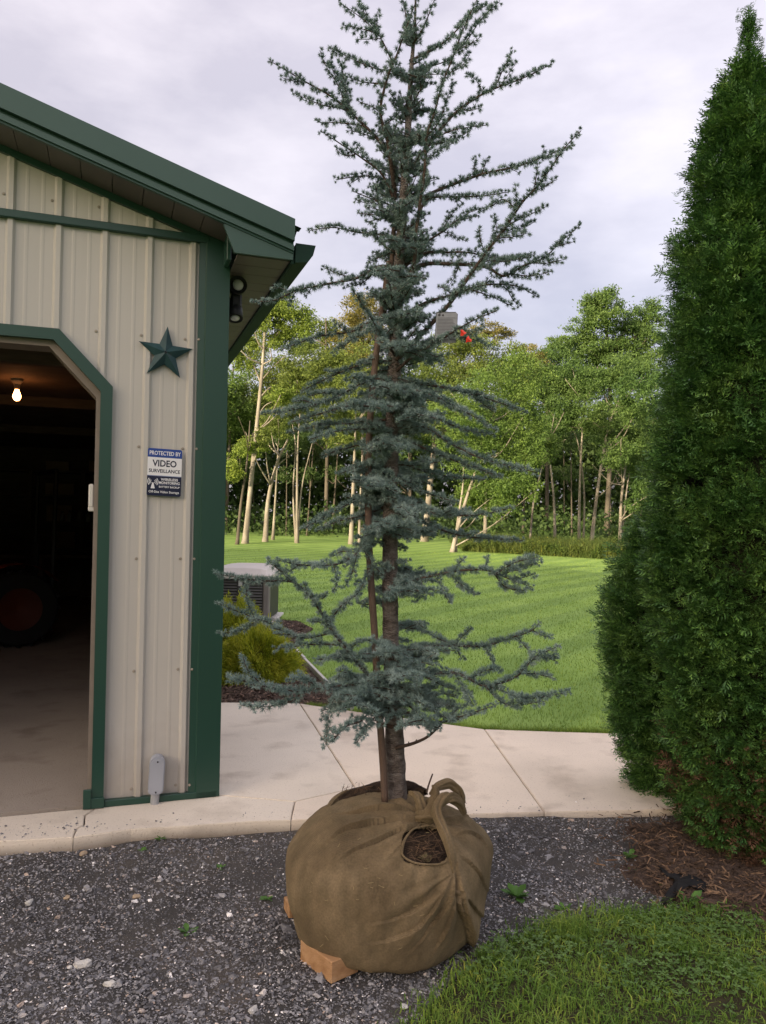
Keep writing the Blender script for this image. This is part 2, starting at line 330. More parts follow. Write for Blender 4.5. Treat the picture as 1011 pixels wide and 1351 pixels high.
def grime(m):                                         # rain splash near the ground
    t = m.node_tree; n = t.nodes.new; l = t.links.new; b = t.nodes['Principled BSDF']; src = b.inputs['Base Color'].links[0].from_socket; c = n('ShaderNodeTexCoord'); se = n('ShaderNodeSeparateXYZ'); l(c.outputs['Object'], se.inputs[0])
    z = n('ShaderNodeTexNoise'); z.inputs['Scale'].default_value = 9; z.inputs['Detail'].default_value = 6; l(c.outputs['Object'], z.inputs['Vector']); a = n('ShaderNodeMath'); a.operation = 'MULTIPLY_ADD'; a.inputs[1].default_value = -.5; l(z.outputs[0], a.inputs[0]); l(se.outputs[2], a.inputs[2])
    mr_ = n('ShaderNodeMapRange'); mr_.inputs['From Min'].default_value = -.22; mr_.inputs['From Max'].default_value = .18; mr_.inputs['To Min'].default_value = .5; mr_.inputs['To Max'].default_value = 0; l(a.outputs[0], mr_.inputs[0])
    k = n('ShaderNodeMix'); k.data_type = 'RGBA'; l(mr_.outputs[0], k.inputs[0]); l(src, k.inputs[6]); k.inputs[7].default_value = (.27, .23, .19, 1); l(k.outputs[2], b.inputs['Base Color'])
grime(M['tan'])

M['gutter'] = plain('gutter_steel', (.012, .034, .026), .65, spec=.15)
# ================================================================== the setting
def zt(x, y):                                        # lie of the land
    x = np.asarray(x, float); y = np.asarray(y, float)
    z = np.where(y > 30, .04*(np.sqrt((y-30)**2+64)-8), 0.)
    z = np.minimum(z, 2.6)
    t = np.clip((y-4.75)/.5, 0, 1); t = t*t*(3-2*t)
    return z-.13*(1-t)-.025*t+.012*wob(x, y, .6)*t
SLX = [-4.6, -1.77, -.93, -.44, .56, 1.34, 2.9]; SLY = [2.93, 3.69, 3.915, 4.015, 4.15, 4.235, 4.42]
def gz(x, y):
    x = np.asarray(x, float); y = np.asarray(y, float); t = np.clip(1-(np.interp(x, SLX, SLY)-y)/.55, 0, 1); t = t*t*(3-2*t)
    return gz0(x, y)+t*np.interp(x, [-1.6, -.9, -.4, .5, 1.5], [.022, .028, .045, .068, .06])
def gz0(x, y): return -.092+.012*wob(np.asarray(x), np.asarray(y), 2.2)+.006*wob(np.asarray(x), np.asarray(y), 7., 2.)
def axis(a, fine, b, step, far):
    l = list(np.arange(a, b+1e-6, step)); k = step
    while l[-1] < far: k *= 1.25; l.append(l[-1]+k)
    return l
xs = np.array([-v for v in axis(0, 0, 6, .25, 700)][::-1][:-1]+axis(0, 0, 6, .25, 700)); ys = np.array([-700, -400, -200, -100, -60, -30, -14, -7, -3]+axis(-1, 0, 12, .25, 1500))
XX, YY = np.meshgrid(xs, ys, indexing='ij'); ZZ = zt(XX, YY)
mb = MB(); mb.grid(np.stack([XX, YY, ZZ], -1).reshape(-1, 3), len(xs), len(ys)); g = mb.build('ground', M['lawn'], smooth=True); setp(g, kind='structure')
# hillside added unseen behind the viewer, shaped to keep the low sun off the yard
su = np.array([math.sin(SUN_AZ), math.cos(SUN_AZ)]); sv = np.array([-su[1], su[0]])
us = np.array([-260, -215, -180, -150, -135, -125, -120, -115, -107, -97, -86.]); vv = np.arange(-240, 241, 3.)
pr = np.array([-1, 8, 17, 25, 27.6, 28.5, 28.9, 27, 20, 10, -1.])
HV = []
for v in vv:
    k = .3*math.sin(v*.31)+.25*math.sin(v*.83+1)+.15*math.sin(v*1.9)
    for u_, h in zip(us, pr): HV.append((su[0]*u_+sv[0]*v, su[1]*u_+sv[1]*v, h+(k if h > 5 else 0)))
mb = MB(); mb.grid(np.array(HV), len(vv), len(us)); h = mb.build('sun_block_hill', M['sun_block_hill'], smooth=True); setp(h, kind='structure')

# gravel yard
gx = np.arange(-6, 3.01, .1); gy = np.arange(-3, 4.81, .1); XX, YY = np.meshgrid(gx, gy, indexing='ij')
mb = MB(); mb.grid(np.stack([XX, YY, gz(XX, YY)], -1).reshape(-1, 3), len(gx), len(gy)); o = mb.build('gravel_bed', M['grit'], smooth=True); setp(o, kind='structure')

# concrete slabs: apron, strip by the wall, walk
PHI = math.radians(19); KC = np.array([-.8935, 4.366, 0.]); E1 = -np.array([math.cos(PHI), math.sin(PHI), 0]); E2 = np.array([-math.sin(PHI), math.cos(PHI), 0]); EZ = np.array([0, 0, 1.])
def B(s, d, z): return KC+E1*s+E2*d+EZ*z             # barn frame: s along the front to the left, d inwards
def xy(*p): return [tuple(map(float, q[:2])) for q in p]
KP = B(-.006, -.004, 0)[:2]
jA = (-1.44, 3.752); jB = tuple(B(.62, -.02, 0)[:2]); jC = (-.45, 4.285); jD = (-.13, 4.52); jE = (-.67, 6.62); jF = (.78, 5.88); jG = (.88, 4.19)
slabs = [
 ([(-4.6, 2.93), (-2.6, 3.46), (-1.77, 3.69), jA, (-1.462, 3.85), (-1.447, 3.91), (-1.49, 4.03), (-1.477, 4.1), jB, tuple(B(4.2, -.02, 0)[:2])], 'conc'),
 ([jA, (-1.2, 3.86), (-.93, 3.915), (-.7, 3.975), (-.44, 4.015), jC, tuple(KP), jB, (-1.477, 4.1), (-1.49, 4.03), (-1.447, 3.91), (-1.462, 3.85)], 'conc'),
 ([tuple(KP), jC, jD, jE, (-1.1, 6.62), (-1.72, 6.57)], 'conc'),
 ([(-.44, 4.015), (.05, 4.085), (.56, 4.15), jG, jF, (.5, 6.02), (.23, 6.16), (-.28, 6.41), jE, jD, jC], 'conc_pink'),
 ([jG, (1.34, 4.235), (2.9, 4.42), (3.0, 5.72), (2.4, 5.79), (1.84, 5.82), (1.3, 5.845), jF], 'conc_pink')]
wk = bpy.data.objects.new('walkway', None); col.objects.link(wk); setp(wk, kind='structure'); BASE[wk.name] = Matrix()
import bmesh
for pts, mk in slabs:
    P = np.array(pts); 
    # roughen the outer run a little, keep joints open by a few millimetres
    c = P.mean(0); Q = []
    for i in range(len(P)):
        a, b = P[i], P[(i+1) % len(P)]; m = max(1, int(np.linalg.norm(b-a)/.12))
        for k in range(m):
            q = a+(b-a)*k/m; Q.append(q)
    Q = np.array(Q); nrm = np.roll(Q, -1, 0)-np.roll(Q, 1, 0); nrm = unit(np.stack([-nrm[:, 1], nrm[:, 0]], 1))
    area = .5*np.sum(Q[:, 0]*np.roll(Q[:, 1], -1)-np.roll(Q[:, 0], -1)*Q[:, 1]); nrm *= (1 if area > 0 else -1)
    Q = Q+nrm*(.0018+.003*rng.random((len(Q), 1)))
    bm = bmesh.new(); vs_ = [bm.verts.new((*q, 0)) for q in Q]; f = bm.faces.new(vs_)
    if f.normal.z < 0: f.normal_flip()
    r = bmesh.ops.extrude_face_region(bm, geom=[f]); 
    for v in r['geom']:
        if isinstance(v, bmesh.types.BMVert): v.co.z = -.14
    bmesh.ops.recalc_face_normals(bm, faces=bm.faces)
    ed = [e for e in bm.edges if all(abs(v.co.z) < 1e-6 for v in e.verts) and len(e.link_faces) == 2]
    bmesh.ops.bevel(bm, geom=ed, offset=.004, segments=2, affect='EDGES')
    me = bpy.data.meshes.new('concrete_slab'); bm.to_mesh(me); bm.free(); me.materials.append(M[mk]); add('concrete_slab', me, wk)
# sheet under the joints
mb = MB(); mb.prism([(-4.5, 3.2, -.055), (-1.4, 4.0, -.055), (.5, 4.4, -.055), (2.9, 4.65, -.055), (2.9, 5.6, -.055), (.5, 5.9, -.055), (-.6, 6.5, -.055), (-1.6, 6.45, -.055), (-1.0, 4.5, -.055), (-1.6, 4.2, -.055), (-4.4, 3.3, -.055)], (0, 0, -.02))
mb.build('joint_fill', M['soil'], wk)

# mulch bed beside the barn
bed = [(-2.9, 12.9), (-1.72, 6.6), (-1.1, 6.64), (-.67, 6.64), (-.25, 6.42), (-1.06, 9.42), (-1.06, 10.6), (-.98, 11.4), (-1.3, 12.3)]
mb = MB(); Q = np.array([(*p, float(zt(*p))+.018) for p in bed]); mb.prism(Q, (0, 0, -.05)); o = mb.build('mulch_bed', M['mulch']); setp(o, kind='structure')
k = 16000; px = rng.uniform(-2.9, -.2, k); py = 6.5+6.3*rng.random(k)**1.7; ok = inpoly(px, py, bed); px, py = px[ok], py[ok]
def flakes(px, py, pz, L, Wd, mname, tilt=.35, lift=.006):
    n = len(px); a = rng.random(n)*2*math.pi; d = np.stack([np.cos(a), np.sin(a), rng.normal(0, tilt, n)], 1); d = unit(d)
    s = unit(np.cross(d, np.array([0, 0, 1.]))+rng.normal(0, tilt, (n, 3))); L = np.asarray(L)[:, None]; Wd = np.asarray(Wd)[:, None]
    c = np.stack([px, py, pz+lift], 1); nz = unit(np.cross(d, s))*Wd*.3
    V = np.stack([c-d*L-s*Wd*.6, c-d*L*.8+s*Wd, c+d*L+s*Wd*.5, c+d*L*.9-s*Wd, c+nz*1.], 1)
    b = np.arange(n)[:, None]*5
    F = np.concatenate([b+np.array([[0, 1, 4]]), b+np.array([[1, 2, 4]]), b+np.array([[2, 3, 4]]), b+np.array([[3, 0, 4]])])
    return V.reshape(-1, 3), F
V, F = flakes(px, py, zt(px, py)+.02, rng.uniform(.012, .03, len(px)), rng.uniform(.005, .011, len(px)), 'chip', lift=.004)
o = add('bark_mulch', mesh_np('bark_mulch', V, F, M['chip'])); setp(o, 'brown bark mulch spread in the bed beside the barn', 'mulch', kind='stuff')
# litter under the evergreens
lb = [(1.30, 4.15), (1.12, 3.62), (1.28, 3.36), (1.6, 3.2), (2.2, 2.95), (3.2, 2.7), (3.4, 4.4), (2.2, 4.4)]
mb = MB(); gxx = np.arange(1.0, 3.5, .08); gyy = np.arange(2.7, 4.4, .08)
XX, YY = np.meshgrid(gxx, gyy, indexing='ij'); inside = np.zeros(XX.shape); dd = np.full(XX.shape, 9.)
for i in range(len(lb)):
    a = np.array(lb[i]); b = np.array(lb[(i+1) % len(lb)]); t = np.clip(((XX-a[0])*(b-a)[0]+(YY-a[1])*(b-a)[1])/((b-a)@(b-a)), 0, 1)
    dd = np.minimum(dd, np.hypot(XX-a[0]-t*(b-a)[0], YY-a[1]-t*(b-a)[1]))
sg = np.where(inpoly(XX, YY, lb), dd, -dd)
sg = sg+.07*wob(XX*6, YY*6, 1.1); ZZ = gz(XX, YY)+np.clip(sg*.18, -.03, .03)
mb.grid(np.stack([XX, YY, ZZ], -1).reshape(-1, 3), len(gxx), len(gyy)); o = mb.build('litter_bed', M['mulch'], smooth=True); setp(o, kind='structure')
def lz(x, y): return gz(x, y)+.03
px = rng.uniform(1.0, 3.2, 9000); py = rng.uniform(2.8, 4.3, 9000); ok = inpoly(px+rng.normal(0, .09, 9000), py+rng.normal(0, .09, 9000), lb); px, py = px[ok], py[ok]
V, F = flakes(px, py, lz(px, py), rng.uniform(.008, .035, len(px)), rng.uniform(.0015, .006, len(px)), 'litter', lift=.004)
o = add('leaf_litter', mesh_np('leaf_litter', V, F, M['litter'])); setp(o, 'reddish brown needle litter under the evergreens', 'litter', kind='stuff')

# ------------------------------------------------------------------ gravel stones
VERGE = [(535, 1365), (560, 1330), (590, 1300), (622, 1272), (665, 1245), (700, 1224), (745, 1212), (800, 1210), (850, 1208), (890, 1200), (940, 1196), (1000, 1215), (1100, 1240), (1300, 1280), (1300, 1500), (500, 1500)]
VW = [tuple(G(x, min(y, 1480), -.09)[:2]) for x, y in VERGE]
BC = np.array([.025, 3.09])                          # axis of the root ball
def gravel(n, s0, s1, seed, ymin=2.02, power=1.):
    r = np.random.default_rng(seed)
    y = ymin+(4.55-ymin)*r.random(n)**power; x = (r.random(n)*2-1)*(.52*y+.22)
    slab_y = np.interp(x, [-4.6, -1.77, -.93, -.44, .56, 1.34, 2.9], [2.93, 3.69, 3.915, 4.015, 4.15, 4.235, 4.42])
    ok = (y < slab_y-.004) & ~((np.hypot(x-BC[0], y-BC[1]) < .2)) & (x < 1.75)
    li = inpoly(x+r.normal(0, .07, n), y+r.normal(0, .07, n), lb); ve = inpoly(x, y, VW); ok &= ~((li | ve) & (r.random(n) > .05))
    # a fine worn track runs between the coarse patches
    pxx, pyy = proj(np.stack([x, y, np.full(n, -.09)], 1)); tr = np.exp(-((pyy-(1300-.36*pxx+30*np.sin(pxx/60)))/26)**2)*((pxx > 150) & (pxx < 420))
    ok &= ~((r.random(n) < (.35 if s1 < .013 else .8)*tr))
    x, y = x[ok], y[ok]; n = len(x); s = s0+(s1-s0)*r.random(n)**2.2
    base = np.array([(-1, -.8, -.6), (.8, -1, -.5), (1, .7, -.6), (-.7, 1, -.5), (-.6, -.5, .7), (.7, -.6, .55), (.5, .6, .75), (-.7, .5, .5)])
    Fb = np.array([(0, 3, 2), (0, 2, 1), (4, 5, 6), (4, 6, 7), (0, 1, 5), (0, 5, 4), (1, 2, 6), (1, 6, 5), (2, 3, 7), (2, 7, 6), (3, 0, 4), (3, 4, 7)])
    if s1 < .013:
        base = np.array([(-1, -.3, 0), (.3, -1, -.1), (1, .3, 0), (-.3, 1, .1), (.1, .1, .95), (0, 0, -.8)]); Fb = np.array([(0, 1, 4), (1, 2, 4), (2, 3, 4), (3, 0, 4), (1, 0, 5), (2, 1, 5), (3, 2, 5), (0, 3, 5)])
    nb = len(base); J = base[None]+r.normal(0, .28, (n, nb, 3)); J *= np.stack([r.uniform(.8, 1.4, n), r.uniform(.6, 1., n), r.uniform(.35, .8, n)], 1)[:, None, :]
    a = r.random(n)*6.283; ca, sa = np.cos(a)[:, None], np.sin(a)[:, None]; t = r.normal(0, .3, n)[:, None]
    X = J[..., 0]*ca-J[..., 1]*sa; Y = J[..., 0]*sa+J[..., 1]*ca; Z = J[..., 2]+X*t
    V = np.stack([X, Y, Z], -1)*(s*.5)[:, None, None]+np.stack([x, y, gz(x, y)+s*.18], 1)[:, None, :]
    return V.reshape(-1, 3), (np.arange(n)[:, None, None]*nb+Fb[None]).reshape(-1, 3)
V1, F1 = gravel(115000, .0055, .0125, 1, power=1.1); V2, F2 = gravel(8500, .010, .023, 2, power=1.); V3, F3 = gravel(160, .024, .042, 3)
# grit kicked up onto the concrete
n_ = 330; gx_ = np.concatenate([rng.uniform(-2.3, -1.35, 230), rng.uniform(-1.4, 1.3, 100)]); gy_ = np.interp(gx_, SLX, SLY)+.02+np.abs(rng.normal(0, .10, n_)); gs_ = .0015+.005*rng.random(n_)**2
oc = np.array([(-1, -.3, 0), (.3, -1, -.1), (1, .3, 0), (-.3, 1, .1), (.1, .1, .7), (0, 0, -.3)]); of = np.array([(0, 1, 4), (1, 2, 4), (2, 3, 4), (3, 0, 4), (1, 0, 5), (2, 1, 5), (3, 2, 5), (0, 3, 5)])
V4 = ((oc[None]+rng.normal(0, .25, (n_, 6, 3)))*gs_[:, None, None]+np.stack([gx_, gy_, .001+gs_*.3], 1)[:, None, :]).reshape(-1, 3); F4 = (np.arange(n_)[:, None, None]*6+of[None]).reshape(-1, 3)
Vs = np.concatenate([V1, V2, V3, V4]); Fs = np.concatenate([F1, F2+len(V1), F3+len(V1)+len(V2), F4+len(V1)+len(V2)+len(V3)])
o = add('gravel', mesh_np('gravel', Vs, Fs, M['stone'])); setp(o, 'dark grey crushed stone gravel covering the yard', 'gravel', kind='stuff')

# ------------------------------------------------------------------ lawn blades
def blades(x, y, z, h, wd, lean=.45, bend=True):
    n = len(x); a = rng.random(n)*6.283; b = rng.random(n)*6.283; p = np.stack([x, y, z], 1); s = np.stack([np.cos(b), np.sin(b), np.zeros(n)], 1)*wd[:, None]
    l = np.stack([np.cos(a), np.sin(a), np.zeros(n)], 1)*(h*rng.random(n)*lean)[:, None]; up = np.stack([np.zeros(n)]*2+[h], 1)
    if not bend:
        V = np.stack([p-s, p+s, p+up+l], 1); return V.reshape(-1, 3), np.arange(n*3).reshape(-1, 3)
    V = np.stack([p-s, p+s, p+up*.62+l*.35+s*.75, p+up*.62+l*.35-s*.75, p+up*(1-.25*lean)+l*1.5], 1)
    i = np.arange(n)[:, None]*5
    return V.reshape(-1, 3), [np.concatenate([i+np.array([[0, 1, 2, 3]])]), i+np.array([[3, 2, 4]])]
def lawn(n, y0, y1, seed):
    r = np.random.default_rng(seed); y = y0*(y1/y0)**(r.random(n)**1.15); x = (r.random(n)*2-1)*(.51*y+.3)
    wy = np.interp(x, [-.67, -.28, .23, .78, 1.3, 1.84, 3.0], [6.64, 6.43, 6.18, 5.9, 5.86, 5.84, 5.73])+.01*r.normal(0, 1, n)
    ok = (y > wy) & ~inpoly(x, y, bed) & (x > -1.75-.33*(y-6.6)) 
    x, y = x[ok], y[ok]; n = len(x); k = (y/6)**.8; return blades(x, y, zt(x, y)-.004, r.uniform(.016, .034, n)*(y/6)**.25, .0026*k*r.uniform(.6, 1.3, n), bend=False)
parts = [lawn(210000, 5.6, 40, 11)]
# ragged fringe where the lawn meets the concrete
n = 9000; x = rng.uniform(-.6, 2.9, n); wy = np.interp(x, [-.67, -.28, .23, .78, 1.3, 1.84, 3.0], [6.64, 6.43, 6.18, 5.9, 5.86, 5.84, 5.73])
y = wy-.012+.02*wob(x*4, x, 2.)+np.abs(rng.normal(0, .03, n)); parts.append(blades(x, y, zt(x, y), rng.uniform(.02, .06, n), np.full(n, .003), lean=1.2, bend=False))
Vs = np.concatenate([p[0] for p in parts]); off = 0; Fs = []
for p in parts: Fs.append(p[1]+off); off += len(p[0])
o = add('lawn_grass', mesh_np('lawn_grass', Vs, np.concatenate(Fs), M['blade'])); setp(o, 'mown green lawn grass behind the concrete walk', 'grass', kind='stuff')

# ------------------------------------------------------------------ rough verge at the front right
gxx = np.arange(-.1, 2.6, .05); gyy = np.arange(1.6, 3.5, .05); XX, YY = np.meshgrid(gxx, gyy, indexing='ij'); dd = np.full(XX.shape, 9.)
for i in range(len(VW)):
    a = np.array(VW[i]); b = np.array(VW[(i+1) % len(VW)]); t = np.clip(((XX-a[0])*(b-a)[0]+(YY-a[1])*(b-a)[1])/((b-a)@(b-a)+1e-9), 0, 1)
    dd = np.minimum(dd, np.hypot(XX-a[0]-t*(b-a)[0], YY-a[1]-t*(b-a)[1]))
sg = np.where(inpoly(XX, YY, VW), dd, -dd); ZZ = gz(XX, YY)+np.clip(sg*.25, -.03, .02)
mb = MB(); mb.grid(np.stack([XX, YY, ZZ], -1).reshape(-1, 3), len(gxx), len(gyy)); o = mb.build('verge_ground', M['verge_soil'], smooth=True); setp(o, kind='structure')
def vz(x, y): return gz(x, y)+.015
n = 62000; x = rng.uniform(0, 2.0, n); y = rng.uniform(1.75, 3.35, n); j = rng.normal(0, .035, (2, n)); ok = inpoly(x+j[0], y+j[1], VW) & (np.abs(x) < .55*y+.1)
dens = .85+.5*wob(x*3, y*3, 1.7, .5)+.25*wob(x*11, y*11, 1.3, 2.); ok &= rng.random(n) < dens; x, y = x[ok], y[ok]
hh = (.016+.042*rng.random(len(x))**1.4)*(1+.5*wob(x*2, y*2, 2., 1.))
V, F = blades(x, y, vz(x, y)-.006, hh, rng.uniform(.0012, .0032, len(x)), lean=1.0)
o = add('verge_grass', mesh_np('verge_grass', V, F, M['verge'])); setp(o, 'rough weedy grass growing at the gravel edge, front right', 'grass', kind='stuff')
# clover and small leaves within it
n = 1100; cxy = [G(900, 1225, -.07), G(960, 1225, -.07), G(850, 1240, -.07), G(720, 1250, -.07), G(985, 1290, -.07), G(880, 1290, -.07), G(650, 1265, -.07)]
c = np.array(cxy)[rng.integers(0, 7, n)]; x = c[:, 0]+rng.normal(0, .13, n); y = c[:, 1]+rng.normal(0, .09, n); ok = inpoly(x, y, VW) | (rng.random(n) < .15); x, y = x[ok], y[ok]; n = len(x); z = vz(x, y)+rng.uniform(.01, .045, n)
V = []; F = []
for q in range(3):
    a = rng.random(n)*.5+q*2.094; r = rng.uniform(.006, .013, n); d = np.stack([np.cos(a), np.sin(a), rng.uniform(-.2, .4, n)], 1)*r[:, None]; s = np.stack([-np.sin(a), np.cos(a), np.zeros(n)], 1)*(r*.55)[:, None]; p = np.stack([x, y, z], 1)
    V.append(np.stack([p, p+d*.7+s, p+d*1.25, p+d*.7-s], 1).reshape(-1, 3)); F.append(np.arange(n*4).reshape(-1, 4)+q*n*4)
o = add('clover', mesh_np('clover', np.concatenate(V), np.concatenate(F), M['clover'])); setp(o, 'low clover leaves among the rough grass', 'clover', kind='stuff')

# ------------------------------------------------------------------ tall meadow strip before the wood
n = 24000; t = rng.random(n); x = np.interp(t, [0, 1], [4.2, 20]); y0 = np.interp(x, [4.2, 6.8, 11.5, 20], [41.5, 39.6, 36.3, 33.5]); y = y0+rng.random(n)**1.4*9; z = zt(x, y)
k_ = np.clip((x-3.6)/2.2, .35, 1)
V, F = blades(x[:15000], y[:15000], z[:15000], (rng.uniform(.5, 1.2, n)*k_)[:15000], rng.uniform(.006, .014, 15000), lean=.9)
m_ = n-9000; xx = np.concatenate([x[9000:], rng.uniform(4.2, 20, 12000)]); yy = np.interp(xx, [4.2, 6.8, 11.5, 20], [41.5, 39.6, 36.3, 33.5])+rng.random(len(xx))**2*5; n2 = len(xx); hz = rng.random(n2)**.8*(.55+.25*wob(xx*2, yy, .9))*np.clip((xx-3.6)/2.2, .35, 1)
p = np.stack([xx, yy, zt(xx, yy)+hz+.03], 1); d = unit(rng.normal(0, 1, (n2, 3))); s_ = unit(np.cross(d, rng.normal(0, 1, (n2, 3)))); L = rng.uniform(.07, .17, n2)[:, None]
V2_ = np.stack([p-d*L*.5, p+s_*L*.4, p+d*L*.5], 1).reshape(-1, 3); F = [F[0], np.concatenate([F[1], np.arange(n2*3).reshape(-1, 3)+len(V)])]; V = np.concatenate([V, V2_])
o = add('meadow_strip', mesh_np('meadow_strip', V, F, M['meadow'])); setp(o, 'tall uncut meadow grass and weeds between lawn and wood', 'meadow', kind='stuff')
# ================================================================== the barn
barn = thing('metal_barn', tuple(B(4, 4, 0)), 'tan ribbed steel barn with green trim and an open dark doorway', 'barn')
BW, BD, RS = 8.4, 12.0, .31                            # width, depth, roof slope
def roof_z(s): s = np.asarray(s, float); return 3.045+RS*np.minimum(s, BW-s)      # underside of the roof at the wall
DO0, DO1, DTOP, DCUT = .645, 3.75, 2.43, .235
def door_top(s):
    s = np.asarray(s, float); z = np.minimum(DTOP, np.minimum(2.18+(s-DO0)*(DTOP-2.18)/DCUT, 2.18+(DO1-s)*(DTOP-2.18)/DCUT)); return z
RIB = .2286; R0 = .183-RIB*1
def profile(s0, s1):
    pts = [(s0, 0.)]
    k = int(math.floor((s0-R0)/RIB))-1
    while R0+k*RIB < s1+.2:
        c = R0+k*RIB
        for ds, h in ((-.024, 0), (-.011, .017), (.011, .017), (.024, 0), (.066, 0), (.072, .0014), (.082, .0014), (.088, 0), (.142, 0), (.148, .0014), (.158, .0014), (.164, 0)): pts.append((c+ds, h))
        k += 1
    pts = sorted(p for p in pts if s0 <= p[0] <= s1)
    def hat(s):
        q = (s-R0) % RIB; q = q if q < RIB-.03 else q-RIB
        return float(np.interp(q, [-.024, -.011, .011, .024, .066, .072, .082, .088, .142, .148, .158, .164], [0, .017, .017, 0, 0, .0014, .0014, 0, 0, .0014, .0014, 0]))
    cuts = [c for c in (DO0, DO0+DCUT, DO1-DCUT, DO1) if s0 < c < s1]
    pts = sorted(pts[1:]+[(s0, hat(s0)), (s1, hat(s1))]+[(c-1e-4, hat(c)) for c in cuts]+[(c+1e-4, hat(c)) for c in cuts])
    return pts
def wall_sheet(name, s0, s1, zb, zt_, mt):
    p = profile(s0, s1); V = []; F = []
    for s, h in p:
        a, b = zb(s), zt_(s); V += [B(s, -h, a), B(s, -h, b)]
    for i in range(len(p)-1):
        if V[2*i+1][2]-V[2*i][2] > .01 or V[2*i+3][2]-V[2*i+2][2] > .01: F.append((2*i, 2*i+1, 2*i+3, 2*i+2))
    m = MB(); m.add(V, F); return m.build(name, mt, barn)
lowz = lambda s: (float(door_top(s)) if DO0 < s < DO1 else .035)
BANDZ = 3.055
W9 = RIB*4
s0 = .10
while s0 < BW-.05:
    s1 = min(BW-.02, (R0+W9*(math.floor((s0-R0)/W9+1e-3)+1))+.0)
    wall_sheet('wall_panel', s0, s1, lowz, lambda s: BANDZ-.01, M['tan'])
    wall_sheet('gable_panel', s0, s1, lambda s: BANDZ+.01, lambda s: max(BANDZ+.0105, float(roof_z(s))+.02), M['tan'])
    s0 = s1
# trims
m = MB(); m.box(B(4.2, -.012, BANDZ), (4.1, .022, .021), E1, E2, EZ, .004); m.build('band_trim', M['green'], barn)
m = MB(); m.box(B(.58*.5+.0, -.012, .018), (.29, .022, .017), E1, E2, EZ, .003); m.build('base_trim', M['green'], barn); m = MB(); m.box(B((DO1+BW)/2+.05, -.012, .018), ((BW-DO1)/2-.06, .022, .017), E1, E2, EZ, .003); m.build('base_trim', M['green'], barn)
def corner(sa, nm):
    m = MB()
    pl = [(.152, -.008), (.152, -.022), (.118, -.026), (.112, -.034), (-.014, -.034), (-.014, .11), (-.004, .11), (-.004, -.008)]
    if sa: pl = [(BW-s, d) for s, d in pl]
    m.prism([B(s, d, .004) for s, d in pl], EZ*3.04); return m.build(nm, M['green'], barn)
corner(0, 'corner_trim'); corner(1, 'corner_trim')
# door trim follows the clipped corner
def frame(path_i, path_o, d0, d1, nm, mt):
    m = MB()
    for i in range(len(path_i)-1):
        a, b, c, d = path_i[i], path_i[i+1], path_o[i+1], path_o[i]
        m.prism([B(*a[:1], d0, a[1]), B(b[0], d0, b[1]), B(c[0], d0, c[1]), B(d[0], d0, d[1])], E2*(d1-d0))
    return m.build(nm, mt, barn)
pi_ = [(DO0, .004), (DO0, 2.18), (DO0+DCUT, DTOP), (DO1-DCUT, DTOP), (DO1, 2.18), (DO1, .004)]
po_ = [(DO0-.06, .004), (DO0-.06, 2.207), (DO0+DCUT-.026, DTOP+.058), (DO1-DCUT+.026, DTOP+.058), (DO1+.06, 2.207), (DO1+.06, .004)]
frame(pi_, po_, -.036, -.001, 'door_trim', M['green'])
pj = [(a+.022*(1 if a < 2 else -1), z if z < .1 else z-.03) for a, z in pi_]
frame(pj, [(a-.0, z) for a, z in pi_], .002, .16, 'door_jamb', M['jamb'])
m = MB(); m.box(B(DO0+.02, -.044, .055), (.02, .008, .05), E1, E2, EZ, .003); m.box(B(DO0-.025, -.042, .03), (.04, .006, .026), E1, E2, EZ, .002); m.build('trim_foot', M['green'], barn)
# screws
m = MB(); k = 0
for z in (.075, .7, 1.3, 1.9, 2.5, 3.16):
    c = R0+RIB
    while c < BW-.1:
        s = c+.035
        if not (DO0-.07 < s < DO1+.07 and z < float(door_top(min(max(s, DO0+.001), DO1-.001)))+.08) and z < roof_z(s)-.03: m.lathe(B(s, -.0005, z), [(.0085, 0), (.0085, .002), (.005, .003), (.005, .006)], 8, E1, EZ, -E2)
        c += RIB
for z in (.075, .7, 1.3, 1.9, 2.5): m.lathe(B(.146, -.022, z), [(.0075, 0), (.0075, .002), (.0045, .006)], 8, E1, EZ, -E2)
sc = m.build('screw', M['screw'], barn); sc['kind'] = 'stuff'
# side and back walls, inner lining
m = MB()
zz = [0.03, 3.03]
V = []; F = []; p = np.arange(0, BD+.01, RIB/4)
for i, d in enumerate(p):
    h = .017 if i % 4 == 0 else 0; V += [B(-h, d+.11, .03), B(-h, d+.11, 3.03)]
for i in range(len(p)-1): F.append((2*i, 2*i+1, 2*i+3, 2*i+2))
m.add(V, F); m.build('side_wall', M['tan'], barn)
m = MB(); m.box(B(BW-.02, BD/2+.1, 1.5), (.02, BD/2, 1.5), E1, E2, EZ); m.box(B(BW/2, BD+.1, 2.1), (BW/2, .03, 2.1), E1, E2, EZ); m.build('back_wall', M['tan'], barn)
m = MB()
m.box(B(.07, BD/2+.12, 1.45), (.02, BD/2-.1, 1.43), E1, E2, EZ); m.box(B(BW/2, BD-.02, 1.45), (BW/2-.1, .03, 1.43), E1, E2, EZ)
m.box(B(.34, .12, 1.45), (.26, .02, 1.43), E1, E2, EZ)
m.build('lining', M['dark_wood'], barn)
m = MB(); m.box(B(BW/2, BD/2+.1, 2.90), (BW/2-.05, BD/2-.02, .025), E1, E2, EZ); m.build('ceiling', M['dark_wood'], barn)
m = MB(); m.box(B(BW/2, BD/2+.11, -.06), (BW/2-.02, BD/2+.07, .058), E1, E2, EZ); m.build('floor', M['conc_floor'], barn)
for d in (2.6, 5.2, 8.2):
    m = MB(); m.box(B(BW/2, d, 2.82), (BW/2-.1, .045, .055), E1, E2, EZ, .004); m.build('beam', M['dark_wood'], barn)
